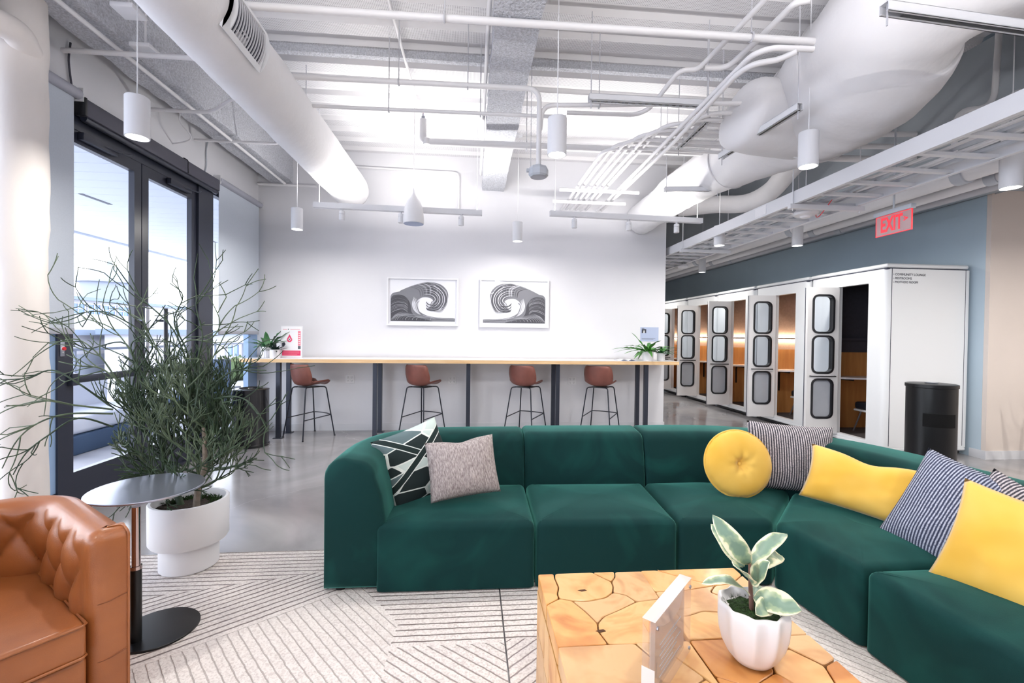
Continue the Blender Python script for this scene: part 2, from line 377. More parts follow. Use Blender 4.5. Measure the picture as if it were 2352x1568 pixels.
# ---------------------------------------------------------------- glazed wall on the left
def YZ(x): return lambda u, v, w: (x+w, u, v)
D1 = tag(thing('door_1', (XL-.03, 4.47, 0)), kind='structure')
fr = MB()
fr.box((-3.10, 3.60, 0), (-3.02, 3.66, 3.06)); fr.box((-3.10, 5.30, 0), (-3.01, 5.58, 3.06)); fr.box((-3.10, 3.60, 2.93), (-3.03, 5.58, 3.06)); fr.box((-3.10, 3.6, 0), (-3.0, 5.58, .03))
fr.build('door_frame', 'dark_frame', D1, 0)
def leaf(y0, y1, hinge):
    m = MB(); sw = .085
    hole = [(y0+sw, .31), (y1-sw, .31), (y1-sw, 2.83), (y0+sw, 2.83)]
    m.plate([(y0, .035), (y1, .035), (y1, 2.93), (y0, 2.93)], [hole], .05, YZ(-3.085)); L = m.build('door_leaf', 'dark_frame', D1, 0)
    g = MB(); g.add([(-3.06, y0+sw, .31), (-3.06, y1-sw, .31), (-3.06, y1-sw, 2.83), (-3.06, y0+sw, 2.83)], [(0, 1, 2, 3)]); g.build('pane', 'pane', L, 0)
    r = MB(); r.rbox((-3.035, y0+.05, .995), (-3.005, y1-.05, 1.053), .006); r.box((-3.04, y0+.03, .98), (-2.995, y0+.09, 1.07)); r.build('panic_bar', 'gunmetal', L)
    c = MB(); yh = y0+.12 if hinge else y1-.5
    c.rbox((-3.035, yh, 2.86), (-2.985, yh+.34, 2.92), .006); c.tube([(-2.99, yh+.2, 2.89), (-2.96, yh+.4, 2.9), (-3.0, yh+.52, 2.945)], .008, 6); c.build('door_closer', 'dark_frame', L)
    h = MB(); ye = y1-.045 if hinge else y0+.2
    h.cyl((-2.955, ye, .73), (-2.955, ye, 1.62), .017, 12); h.cyl((-3.04, ye, 1.5), (-2.955, ye, 1.5), .011, 8); h.cyl((-3.04, ye, .85), (-2.955, ye, .85), .011, 8)
    h.build('pull_handle', 'steel' if hinge else 'dark_frame', L)
leaf(3.665, 4.465, True); leaf(4.475, 5.30, False)
W1 = tag(thing('window_1', (XL-.05, 6.1, 0)), kind='structure')
m = MB(); m.box((-3.10, 5.58, 0), (-3.02, YB-.01, .16)); m.box((-3.10, 5.58, 3.0), (-3.03, YB-.01, 3.06)); m.build('window_frame', 'dark_frame', W1, 0)
m = MB(); m.box((-3.10, 6.475, .16), (-3.035, YB-.005, 3.0)); m.build('mullion', 'mull_blue', W1, 0)
m = MB(); m.add([(-3.06, 5.58, .16), (-3.06, 6.475, .16), (-3.06, 6.475, 3.0), (-3.06, 5.58, 3.0)], [(0, 1, 2, 3)]); m.build('pane', 'pane', W1, 0)
W2 = tag(thing('window_2', (XL-.05, 0, 0)), kind='structure')
m = MB(); m.box((-3.10, -3.9, .12), (-3.03, 3.6, .2)); m.box((-3.10, -3.9, 3.14), (-3.03, 3.6, 3.22))
for y in (-3.86, -2.4, -.9, .6, 2.1): m.box((-3.10, y, .2), (-3.03, y+.07, 3.14))
m.build('window_frame', 'dark_frame', W2, 0)
m = MB(); m.box((-3.10, 3.52, 0), (-3.035, 3.605, 3.2)); m.build('mullion', 'mull_blue', W2, 0)
m = MB(); m.add([(-3.06, -3.86, .2), (-3.06, 3.53, .2), (-3.06, 3.53, 3.14), (-3.06, -3.86, 3.14)], [(0, 1, 2, 3)]); m.build('pane', 'pane', W2, 0)
# shade housing over the door, roller shades either side
t = thing('shade_housing', (-2.98, 4.67, 3.03), 'long dark grey roller shade box above the double glass doors', 'shade box')
m = MB(); m.rbox((-3.028, 3.765, 3.033), (-2.945, 5.60, 3.165), .012); m.build('box_cover', 'housing', t)
m = MB(); m.rbox((-3.028, 3.742, 3.03), (-2.94, 3.764, 3.168), .006); m.build('end_cap', 'black_metal', t)
m = MB(); m.cyl((-2.985, 3.78, 3.022), (-2.985, 5.59, 3.022), .026, 12); m.build('shade_roll', 'dark_frame', t)
m = MB(); m.tube(fillet([(-2.943, 5.0, 3.035), (-2.943, 4.995, 3.12), (-2.943, 5.0, 3.165), (-2.99, 5.0, 3.19)], .03, 3), .006, 6); m.build('cable', 'black_metal', t)
def shade(y0, y1, zh, label):
    t = thing('roller_shade', (-2.99, (y0+y1)/2, zh), label, 'roller shade', 'grey roller shades on the glazed wall')
    m = MB(); m.cyl((-2.985, y0-.03, 3.18), (-2.985, y1+.03, 3.18), .04, 16); m.build('roller_tube', 'roller', t)
    m = MB(); m.box((-2.992, y0, zh+.04), (-2.988, y1, 3.16)); m.build('fabric', 'shade_fabric', t, 0)
    m = MB(); m.rbox((-2.997, y0, zh), (-2.983, y1, zh+.045), .004); m.build('hem_bar', 'roller', t)
    for yy in (y0-.045, y1+.033): m = MB(); m.box((-3.028, yy, 3.13), (-2.95, yy+.012, 3.23)); m.build('bracket', 'white_metal', t, 0)
shade(5.66, 6.66, 1.37, 'grey roller shade half lowered beside the back wall corner')
shade(3.37, 3.70, 1.37, 'grey roller shade half lowered behind the wrapped white column')
t = thing('exit_button', (-3.015, 3.632, 1.2), 'silver plate with red release button on the dark door frame', 'button plate')
m = MB(); m.rbox((-3.02, 3.618, 1.205), (-3.012, 3.65, 1.327), .002); m.build('plate', 'steel', t)
m = MB(); m.cyl((-3.013, 3.634, 1.262), (-2.998, 3.634, 1.262), .013, 14); m.build('button', 'bright_red', t)
m = MB(); m.cyl((-3.013, 3.634, 1.262), (-3.008, 3.634, 1.262), .017, 14); m.cyl((-3.013, 3.634, 1.236), (-3.009, 3.634, 1.236), .004, 8); m.build('button_ring', 'white_plastic', t)
# wrapped column and duct elbow at the left edge of the picture
def wob(path, r, n=28, amp=.008, seed=0, fr=7.):
    m = MB(); m.tube(path, r, n, True)
    out = []
    for v in m.v:
        p = Vector(v); q = noise.noise(p*fr+Vector((seed, 0, 0)))*amp+noise.noise(p*fr*.35+Vector((0, seed, 0)))*amp
        out.append(tuple(p+Vector((q, q*.6, q*.5))))
    m.v = out; return m
def densify(pts, step=.06):
    pts = [Vector(p) for p in pts]; o = [pts[0]]
    for a, c in zip(pts[:-1], pts[1:]):
        k = max(1, int((c-a).length/step)); o += [a+(c-a)*(i/k) for i in range(1, k+1)]
    return o
m = wob(densify([(-2.90, 3.2, 0), (-2.90, 3.2, 4.0)]), .128, 32, .008, 2); o = m.build('column', 'canvas_wrap', ang=60); tag(o, 'tall round column wrapped in white canvas at the left edge', 'column')
m = wob(densify([(-2.95, 2.83, 0), (-2.95, 2.83, 4.0)]), .055, 18, .004, 4); o = m.build('riser_pipe', 'canvas_wrap', ang=60); tag(o, 'slim white riser pipe behind the left edge of the wrapped column', 'pipe')
m = wob(densify(fillet([AY(-160, 0, 2.8), AY(0, 52, 3.0), AY(40, 75, 3.08), AY(62, 120, 3.18)], .3, 8), .04), .075, 22, .006, 6); o = m.build('branch_duct', 'canvas_wrap', ang=60); tag(o, 'short white wrapped duct elbow joining the column at upper left', 'duct')
# ---------------------------------------------------------------- outside the glass
b = MB(); b.box((-8, -30, -.3), (-3.2, 60, -.02)); b.box((-80, -40, -2.5), (-8, 90, -2.2)); struct(b.build('ground_outside', 'concrete_out', ang=0))
so = tag(thing('soffit', (-5, 6, 3.2)), kind='structure')
m = MB(); m.box((-7.2, -6, 3.27), (-3.19, 22, 3.4)); m.build('soffit_slab', 'soffit', so, 0)
pm = MB(); pm.rbox((-7.2, .006, 3.2), (-3.19, .294, 3.27), .004, 1); pme = pm.mesh('plank', ['soffit'], Vector((-5, 6, 3.2)), 0)
for k in range(60):
    o = bpy.data.objects.new('plank', pme); COL.objects.link(o); o.parent = so; o.location = (0, 2.0+k*.3, 0); 
m = MB(); m.box((-7.26, -6, 3.16), (-7.2, 22, 3.42)); m.build('fascia', 'soffit', so, 0)
m = MB()
for y in (6.5, 9.2, 12.0): m.box((-5.2, y, 3.196), (-5.14, y+.5, 3.2))
m.build('light_slot', 'dark_frame', so, 0)
def facade(name, label, x, y0, y1, z1, wins, roof, mt, depth=3.):
    t = thing(name, (x, (y0+y1)/2, 0), label, 'building')
    m = MB(); m.box((x-depth, y0, -2.2), (x, y1, z1)); m.build('wall', mt, t, 0)
    m = MB(); m.box((x-depth-.2, y0-.2, z1), (x+.3, y1+.2, z1+.22)); m.build('roof', roof, t, 0)
    for (a, c, z0, zz, wm) in wins:
        m = MB(); m.box((x+.01, a, z0), (x+.05, c, zz)); w = m.build('window', wm, t, 0)
        m = MB(); e = .05
        m.plate([(a-.06, z0-.06), (c+.06, z0-.06), (c+.06, zz+.06), (a-.06, zz+.06)], [[(a, z0), (c, z0), (c, zz), (a, zz)]], .09, YZ(x)); m.box((x+.02, (a+c)/2-.03, z0), (x+.08, (a+c)/2+.03, zz)); m.box((x+.02, a, (z0+zz)/2-.03), (x+.08, c, (z0+zz)/2+.03))
        m.build('window_trim', 'stucco', w, 0)
    return t
g = facade('garage_building', 'pale low garage block seen through the left door leaf', -16, 16, 29, 1.2, [], 'roof_blue', 'stucco')
for a, c in ((19.3, 22.0), (23.6, 26.0)):
    m = MB(); m.box((-15.98, a, -2.2), (-15.93, c, .4)); d = m.build('garage_door', 'stucco_gray', g, 0)
    m = MB()
    for z in (-1.6, -1.1, -.6, -.1): m.box((-15.94, a, z), (-15.92, c, z+.03))
    m.build('panel_seam', 'stucco', d, 0)
facade('villa', 'pale two storey house with window band far behind the garage', -26, 24, 46, 3.4, [(30.6+k*1.3, 31.6+k*1.3, 2.5, 3.15, 'window_blue') for k in range(5)], 'roof_blue', 'stucco', 5)
m = MB(); m.lathe([(2.6, 0), (2.5, .5), (1.8, 1.2), (.8, 1.7), (.25, 1.85), (.2, 2.3), (0, 2.35)], (-37, 50, 6.2), 24); m.lathe([(2.3, -8.4), (2.3, 0)], (-37, 50, 6.2), 24); tag(m.build('domed_tower', 'stucco_gray'), 'pale round tower with shallow dome beyond the rooftops', 'tower')
facade('cottage', 'pale house with paned window seen under the lowered shade', -11, 20, 27, 1.25, [(21.4, 22.4, -.3, .8, 'window_blue'), (24.2, 25.2, -.3, .8, 'window_blue')], 'roof_blue', 'stucco', 4)
def bush(loc, r, label, seed):
    rnd = random.Random(seed); m = MB()
    for k in range(260):
        a = rnd.uniform(0, 2*PI); e = math.asin(rnd.uniform(-.1, 1)); q = r*rnd.uniform(.75, 1.05)
        p = Vector((math.cos(a)*math.cos(e), math.sin(a)*math.cos(e), math.sin(e)))*q; s = rnd.uniform(.05, .11)
        u = Vector((rnd.uniform(-1, 1), rnd.uniform(-1, 1), rnd.uniform(-1, 1))).normalized(); v = u.orthogonal().normalized()
        m.add([p-u*s, p+v*s*.5, p+u*s, p-v*s*.5], [(0, 1, 2, 3)])
    m.lathe([(r*.3, 0), (r*.78, r*.2), (r*.8, r*.5), (r*.5, r*.8), (0, r*.9)], (0, 0, 0), 12)
    m.v = [(x+loc[0], y+loc[1], z+loc[2]) for x, y, z in m.v]; tag(m.build('shrub', 'shrub', ang=0), label, 'shrub')
bush((-7.1, 14.3, -.05), .75, 'round green shrub on the terrace below the lowered shade', 1)
bush((-7.2, 16.6, -.05), .6, 'smaller pale shrub behind the terrace bench', 2)
# terrace furniture
def terr(name, label, loc, w, d, cat):
    t = thing(name, loc, label, cat); x, y, z = loc
    m = MB(); m.rbox((x-w/2, y-d/2, z), (x+w/2, y+d/2, z+.22), .02); m.build('base', 'out_blue', t)
    m = MB(); m.rbox((x-w/2+.03, y-d/2+.03, z+.22), (x+w/2-.03, y+d/2-.03, z+.42), .06, 3); m.build('seat_cushion', 'cushion_out', t)
    m = MB(); m.rbox((x-w/2, y-d/2, z+.22), (x-w/2+.2, y+d/2, z+.75), .05, 3); m.build('backrest', 'cushion_out', t)
terr('terrace_sofa', 'white cushioned terrace sofa outside the left door leaf', (-4.9, 6.1, -.02), .9, 1.7, 'sofa')
terr('terrace_sofa', 'white cushioned terrace sofa outside the narrow side window', (-5.6, 9.2, -.02), .9, 2.2, 'sofa')
t = thing('terrace_chair', (-4.3, 7.6, -.02), 'dark slate terrace chair seen through the right door leaf', 'chair')
m = MB(); m.rbox((-4.6, 7.3, .33), (-4.0, 7.9, .42), .03); m.build('seat', 'out_blue', t)
m = MB(); m.rbox((-4.62, 7.86, .40), (-3.98, 7.94, .95), .03); m.build('backrest', 'out_blue', t)
for x in (-4.56, -4.04):
    for y in (7.34, 7.86): m = MB(); m.cyl((x, y, -.02), (x, y, .35), .02, 8); m.build('leg', 'out_blue', t)
t = thing('terrace_table', (-4.6, 8.4, -.02), 'low pale terrace table beside the dark chair', 'table')
m = MB(); m.rbox((-5.0, 8.15, .36), (-4.2, 8.7, .42), .01); m.build('table_top', 'stucco', t)
for x in (-4.95, -4.25):
    for y in (8.2, 8.65): m = MB(); m.cyl((x, y, -.02), (x, y, .37), .02, 8); m.build('leg', 'out_blue', t)
t = thing('terrace_railing', (-7.6, 9, 0), 'thin pale railing along the far edge of the terrace', 'railing')
for k in range(9): m = MB(); m.box((-7.62, 3+k*1.6, -.02), (-7.58, 3.04+k*1.6, 1.0)); m.build('post', 'stucco_gray', t, 0)
m = MB(); m.box((-7.63, 3, 1.0), (-7.57, 16, 1.05)); m.build('top_rail', 'stucco_gray', t, 0)
# ---------------------------------------------------------------- left insulated duct with grille
def duct_noise(m, amp=.008, fr=5., seed=0):
    m.v = [tuple(Vector(v)+Vector((noise.noise(Vector(v)*fr+Vector((seed, 0, 0))), noise.noise(Vector(v)*fr+Vector((0, 9+seed, 0))), noise.noise(Vector(v)*fr+Vector((0, 0, 5+seed)))))*amp) for v in m.v]; return m
def ribwrap(m, c, amp=.005):  # gentle wrinkles round a duct
    m.v = [tuple(Vector(v)+Vector((0, 0, 1))*amp*math.sin(v[1]*31+v[0]*9+3*noise.noise(Vector(v)*3))) for v in m.v]; return m
t = thing('round_duct', (-1.63, 2.5, 3.06), 'long white wrapped round duct running over the planter to the back wall', 'duct')
m = MB(); pts = densify([(-1.63, -4.3, 3.30), (-1.63, 6.2, 3.30)], .07); rs = [.236]*len(pts); pts += [Vector((-1.63, 6.27, 3.30)), Vector((-1.63, 6.31, 3.30)), Vector((-1.63, 6.33, 3.30))]; rs += [.225, .19, .1]
m.tube(pts, rs, 40); duct_noise(m, .009, 4.5); m.build('duct_body', 'wrap', t, 60)
m = MB()
def cylpt(a, y, r): return (-1.63+r*math.sin(a), y, 3.30-r*math.cos(a))
A0, A1, Y0, Y1 = .85, 1.95, 2.74, 3.20
def frm(u, v, w): return cylpt(u, v, .243+w)
outer = [(A0, Y0)]+[(A0+(A1-A0)*k/8, Y0) for k in range(1, 9)]+[(A1, Y1)]+[(A1-(A1-A0)*k/8, Y1) for k in range(1, 9)]
e = .05; ea = .13; a0, a1, y0, y1 = A0+ea, A1-ea, Y0+e, Y1-e
inner = [(a0, y0)]+[(a0+(a1-a0)*k/8, y0) for k in range(1, 9)]+[(a1, y1)]+[(a1-(a1-a0)*k/8, y1) for k in range(1, 9)]
m.plate(outer, [inner], .018, frm); gr = m.build('grille_frame', 'white_metal', t, 30)
m = MB(); m.grid(9, 2, lambda u, v: cylpt(a0+(a1-a0)*u, y0+(y1-y0)*v, .241)); m.build('grille_back', 'seam_dark', t, 60)
for k in range(13):
    y = y0+(y1-y0)*(k+.5)/13; m = MB(); m.tube([cylpt(a0+(a1-a0)*i/8, y, .25) for i in range(9)], .0055, 6); m.build('grille_bar', 'gray_pipe', t)
for y in (1.0, 4.6): m = MB(); m.cyl((-1.63, y, 3.53), (-1.63, y, 3.99), .006, 6); m.build('hanger', 'gray_pipe', t)
# ---------------------------------------------------------------- right insulated ducts
def loft(secs, n=36, cap=True):
    # secs: list of (centre, right vec, up vec) ; ellipse sections
    m = MB(); k = len(secs)
    for (c, u, v) in secs:
        for j in range(n):
            a = 2*PI*j/n; m.v.append(tuple(Vector(c)+Vector(u)*math.cos(a)+Vector(v)*math.sin(a)))
    for i in range(k-1):
        for j in range(n): m.f.append((i*n+j, i*n+(j+1) % n, (i+1)*n+(j+1) % n, (i+1)*n+j)); m.mi.append(0)
    if cap: m.f.append(tuple(range(n))); m.f.append(tuple((k-1)*n+j for j in range(n))); m.mi += [0, 0]
    return m
def interp(secs, per=10):
    C = spline([s[0] for s in secs], per); U_ = spline([s[1] for s in secs], per); V_ = spline([s[2] for s in secs], per); return list(zip(C, U_, V_))
# run along the room to the back wall, swelling into the big trunk and turning right near the camera
t = thing('trunk_duct', (2.9, 4.5, 2.9), 'big white wrapped trunk duct above the cable ladder at upper right', 'duct')
K = [((2.50, YB-.035, 3.16), .215), ((2.52, 6.1, 3.18), .225), ((2.58, 5.3, 3.24), .24), ((2.72, 4.7, 3.28), .27), ((2.86, 4.15, 3.34), .36), ((2.92, 3.75, 3.37), .44), ((2.90, 3.4, 3.40), .49), ((2.87, 3.12, 3.42), .50), ((2.80, 2.84, 3.52), .44), ((2.92, 2.52, 3.60), .36), ((3.4, 2.3, 3.64), .33), ((4.3, 2.25, 3.64), .33)]
pp = spline([k[0] for k in K], 9); rr_ = [v.x for v in spline([(k[1], 0, 0) for k in K], 9)]
m = MB(); m.tube(pp, rr_, 44); duct_noise(m, .016, 3.2, 2); ribwrap(m, 0, .005); m.build('trunk_run', 'wrap', t, 180)
for kk in (3, 5):
    m = MB(); i0 = kk*9; ax_ = (pp[i0+1]-pp[i0-1]).normalized(); o1 = ax_.orthogonal().normalized(); o2 = ax_.cross(o1); m.tube([pp[i0]+(o1*math.cos(a)+o2*math.sin(a))*(rr_[i0]+.004) for a in [q*PI/24 for q in range(48)]], .012, 6, closed=True); duct_noise(m, .012, 6, 5); m.build('wrap_band', 'wrap', t, 180)
c1 = AY(1702, 262, 3.62); ax = Vector((.96, .16, .03)).normalized(); sd = Vector((.12, 0, 1)).normalized(); fr_ = ax.cross(sd).normalized()
secs = []
for s, r in ((-.05, .04), (-.045, .14), (-.03, .21), (.0, .25), (.05, .27), (.25, .28), (.5, .29), (.75, .3)):
    secs.append((c1+ax*s, fr_*r*1.0, (sd*1.08+ax*.1)*r))
m = loft(secs); duct_noise(m, .012, 4, 7); m.build('capped_stub', 'wrap', t, 180)
# small bright wrapped run beneath, behind the ladder
t2 = wob(densify(spline([AY(1560, 478, 6.55), AY(1640, 470, 6.3), AY(1715, 466, 6.0), AY(1768, 440, 5.7), AY(1808, 396, 5.4), AY(1850, 350, 5.2)], 6)), .12, 24, .016, 3, 9.)
tag(t2.build('flex_duct', 'wrap', ang=70), 'crinkled small white duct curving behind the cable ladder', 'duct')
# ---------------------------------------------------------------- cable ladder
t = thing('cable_ladder', (3.3, 5, 2.66), 'long white cable ladder tray hung above the corridor', 'cable tray')
m = MB(); m.box((2.995, -4.4, 2.665), (3.0, 14.9, 2.785)); m.box((3.0, -4.4, 2.665), (3.03, 14.9, 2.672)); m.box((3.0, -4.4, 2.778), (3.03, 14.9, 2.785)); m.build('side_rail', 'white_metal', t, 0)
m = MB(); m.box((3.645, -4.4, 2.665), (3.65, 14.9, 2.785)); m.box((3.615, -4.4, 2.665), (3.645, 14.9, 2.672)); m.build('side_rail', 'white_metal', t, 0)
rm_ = MB(); rm_.box((3.0, -.02, 2.676), (3.645, .02, 2.70)); rme = rm_.mesh('rung', ['white_metal'], WL[t.name], 0)
for k in range(64):
    o = bpy.data.objects.new('rung', rme); COL.objects.link(o); o.parent = t; o.location = (0, -4.2+k*.3+5, 0)
for y in (2.2, 4.05, 6.3, 8.6, 11):
    for x in (2.985, 3.66): m = MB(); m.cyl((x, y, 2.6), (x, y, 3.99), .005, 6); m.build('hanger', 'white_metal', t)
    m = MB(); m.box((2.95, y-.02, 2.62), (3.70, y+.02, 2.662)); m.build('support_bar', 'white_metal', t, 0)
m = MB(); m.box((2.99, 4.45, 2.68), (2.996, 4.63, 2.77)); m.build('splice_plate', 'white_plastic', t, 0)
rnd = random.Random(4)
for j in range(7):
    m = MB(); x = 3.1+.07*j; m.tube([(x+rnd.uniform(-.03, .03), y, 2.715+rnd.uniform(0, .02)) for y in [ -4+.6*q for q in range(30)]], .012 if j % 3 else .02, 6); m.build('cable', 'white_plastic' if j % 3 else 'gray_plastic', t)
m = MB(); m.tube(spline([(3.35, 4.0, 2.72), (3.3, 4.1, 2.58), (3.38, 4.25, 2.62), (3.45, 4.3, 2.71)], 6), .004, 6); m.build('red_wire', 'bright_red', t)
# ---------------------------------------------------------------- pipes
def pipe(name, label, paths, r, cat='pipe', mt='white_pipe', hang=(), rad=.12, n=12, cap=None):
    P = [fillet(p, rad, 6) if len(p) > 2 else [Vector(q) for q in p] for p in paths]
    c = P[0][0]; t = thing(name, c, label, cat)
    for q in P: m = MB(); m.tube(q, r, n); m.build('pipe_run', mt, t, 60)
    for (x, y, z, z1) in hang:
        m = MB(); m.cyl((x, y, z-r-.012), (x, y, z1), .0045, 6); m.tube([(x, y-r*1.25*math.cos(a), z+r*1.25*math.sin(a)) for a in [k*PI/6 for k in range(12)]], .006, 6, closed=True); m.build('hanger', 'gray_pipe', t)
    return t
Z = AZ
def lx(px0, py0, px1, py1, z):  # straight run along X between two picture points at height z
    a = Z(px0, py0, z); c = Z(px1, py1, z); return a, c
zp = 3.48
a, c = lx(1028, 40, 1700, 83, zp); yA = a.y
pipe('ceiling_pipe', 'thick white pipe crossing the ceiling nearest the camera', [[(-1.9, yA+.03, zp), (2.43, c.y, zp)]], .024, hang=[(a.x-.02, yA, zp, 3.99), (1.9, yA-.02, zp, 3.99)], rad=.2)
pipe('ceiling_conduit', 'thinner white conduit just beside the thick front ceiling pipe', [[(-1.3, yA+.055, zp+.03), (2.43, c.y+.05, zp+.03)]], .013)
a, c = lx(665, 174, 1180, 206, 3.45)
dev = AY(1236, 395, a.y)
pipe('drop_conduit', 'white conduit bending down to the hanging grey speaker', [[(-1.9, a.y+.02, 3.45), (c.x, a.y-.02, 3.45), (dev.x, a.y-.02, 3.45), (dev.x, a.y-.02, dev.z+.05)]], .021, rad=.16, hang=[(-.62, a.y, 3.45, 3.99), (-.06, a.y, 3.45, 3.99)])
SPK = Vector((dev.x, a.y-.02, dev.z))
yF = AZ(1500, 242, 3.33).y
q0 = AZ(1500, 242, 3.33)
pipe('branch_conduit', 'white conduit arching away to the right above the hanging speaker', [[(SPK.x+.012, SPK.y+.01, SPK.z+.35), (SPK.x+.03, SPK.y+.02, 3.33), (SPK.x+.4, SPK.y-.02, 3.33), (3.2, q0.y-.25, 3.33)]], .019, rad=.2, hang=[(SPK.x+.5, SPK.y-.03, 3.33, 3.99)])
a, c = lx(722, 243, 1300, 269, 3.36)
pipe('ceiling_conduit', 'thin white conduit crossing under the bright ceiling', [[(-2.0, a.y+.02, 3.36), (c.x, c.y, 3.36)]], .016, hang=[(-.75, a.y, 3.36, 3.99), (.05, a.y-.01, 3.36, 3.99)])
a, c = lx(985, 326, 1540, 351, 3.40)
pipe('sprinkler_pipe', 'thick white sprinkler pipe with elbow and red sprinkler head', [[(a.x-.02, a.y, 3.40), (4.3, c.y-.08, 3.40)], [(a.x-.02, a.y, 3.40), (a.x-.06, a.y, 3.42), (a.x-.06, a.y, 3.63)]], .036, hang=[(.55, a.y, 3.40, 3.99), (2.0, a.y-.04, 3.4, 3.99)], rad=.06)
spt = [o for o in COL.objects if o.name.startswith('sprinkler_pipe')][-1]
m = MB(); m.lathe([(.018, 0), (.02, .03), (.008, .04), (.008, .06)], (a.x-.06, a.y, 3.63), 10); m.build('sprinkler_neck', 'steel', spt)
m = MB(); m.lathe([(.004, 0), (.004, .02), (.026, .025), (.026, .03)], (a.x-.06, a.y, 3.69), 10); m.build('sprinkler_head', 'bright_red', spt)
m = MB(); m.lathe([(.04, -.03), (.045, 0), (.04, .03)], (a.x-.02, a.y, 3.40), 12); m.build('elbow', 'white_pipe', spt)
zq = 3.55
pipe('stepped_conduit', 'white conduit stepping up towards the top of the picture', [[Z(1302, 259, 3.4), Z(1460, 264, 3.4), Z(1492, 250, 3.41), Z(1562, 160, zq), Z(1602, 161, zq), Z(1757, 0, zq), Z(1800, -46, zq)]], .019, rad=.08)
pipe('stepped_conduit', 'white conduit rising right beside the stepped conduit to the top edge', [[Z(1617, 156, zq), Z(1668, 157, zq), Z(1733, 99, zq), Z(1826, 6, zq), Z(1860, 0, zq)]], .021, rad=.1)
pipe('swept_conduit', 'long white conduit sweeping towards the big trunk duct, upper one', [[Z(1428, 430, 3.22), Z(1590, 264, 3.22), Z(1727, 126, 3.22), Z(1772, 110, 3.22), Z(1868, 113, 3.22)]], .018, rad=.12)
pipe('swept_conduit', 'long white conduit sweeping towards the big trunk duct, lower one', [[Z(1415, 452, 3.18), Z(1542, 333, 3.18), Z(1692, 171, 3.18), Z(1728, 147, 3.18), Z(1790, 137, 3.18), Z(1830, 118, 3.2)]], .018, rad=.12)
pipe('wall_conduit', 'white conduit along the back wall bending down to the track light', [[(-1.7, YB-.03, 3.78), (-.4, YB-.03, 3.76), (-.22, YB-.03, 3.76), (-.22, YB-.03, 3.2)]], .014, rad=.16)
pipe('cross_pipe', 'slim white pipe crossing under the left beam to the glazed wall', [[(-2.98, 6.6, 3.45), (-2.2, 6.62, 3.45)]], .018)
pipe('cross_pipe', 'white strut rod crossing below the left beam near the pendant', [[(-3.0, 4.45, 3.42), (-2.42, 4.45, 3.42), (-1.85, 4.05, 3.5)]], .016)
pipe('cross_pipe', 'white rod crossing the left beam beside the junction box', [[(-3.0, 5.2, 3.46), (-2.1, 5.2, 3.46), (-1.85, 5.0, 3.5)]], .014)
pipe('cross_pipe', 'white pipe crossing the left beam near the wrapped column', [[(-3.0, 3.62, 3.44), (-1.8, 3.62, 3.44)]], .018)
pipe('beam_conduit', 'white conduit running along the underside of the left beam', [[(-2.62, -4, 3.47), (-2.62, 6.62, 3.47)]], .016)
pipe('deck_conduit', 'slender white conduit under the deck left of the central beam', [[(-.72, 1.0, 3.94), (-.62, 5.6, 3.94)]], .014)
pipe('beam_side_conduit', 'white conduit along the left flank of the central beam', [[(.09, 1.0, 3.6), (.09, 6.3, 3.6)]], .016)
for k in range(8):
    X = 1.30+.075*k+(.09 if k > 5 else 0); zz = 3.28+.01*(k % 2); yb = 4.45-.11*k
    pipe('bundle_conduit', 'white bundled conduit under the bright ceiling, %s from the left' % ('first second third fourth fifth sixth seventh eighth'.split()[k]), [[(X, YB-.02, zz), (X, yb, zz), (3.2, yb, zz)]], .018, rad=.22)
for k, y in enumerate((6.05, 5.55)):
    pipe('strut_rack', 'white strut rack bar %s the conduit bundle' % ('farther under' if k == 0 else 'nearer under'), [[(1.05, y, 3.2), (2.05, y, 3.2)]], .022)
# big pipes of the corridor, running away from the camera
for (x, z, r, mt, lb) in ((4.62, 2.98, .085, 'white_pipe', 'fat white insulated pipe above the exit sign'), (4.95, 2.96, .06, 'white_pipe', 'white pipe between the fat insulated pipe and the blue wall'), (5.35, 3.0, .05, 'gray_pipe', 'grey pipe nearest the blue wall above the booths')):
    t = pipe('corridor_pipe', lb, [[(x, -3, z), (x, 14.5, z)]], r, mt=mt, n=18)
    for y in (3.9, 6.2, 9): m = MB(); m.cyl((x, y, z), (x, y+.10, z), r*1.18, 18); m.build('pipe_collar', 'gray_plastic', t)
# looping conduits at the upper right corner
for k, (x, y) in enumerate(((3.95, 2.55), (4.15, 2.35))):
    pipe('loop_conduit', 'white conduit %s behind the trunk duct at upper right' % ('arching over and down' if k == 0 else 'looping farther right'), [[(x, y+.9, 2.82), (x, y+.9, 3.3+.05*k), (x+.35, y+.9, 3.34+.05*k), (x+.38, y+.9, 3.99)]], .022, rad=.16)
for k in range(3):
    pipe('wall_strut', 'white cross pipe %s in the dark upper right corner' % ('upper', 'middle', 'lower')[k] if False else ('upper', 'middle', 'lower')[k]+' white cross pipe in the shaded upper right corner', [[(3.5, 4.3, 3.45-.12*k), (4.38, 4.2, 3.45-.12*k)]], .026)
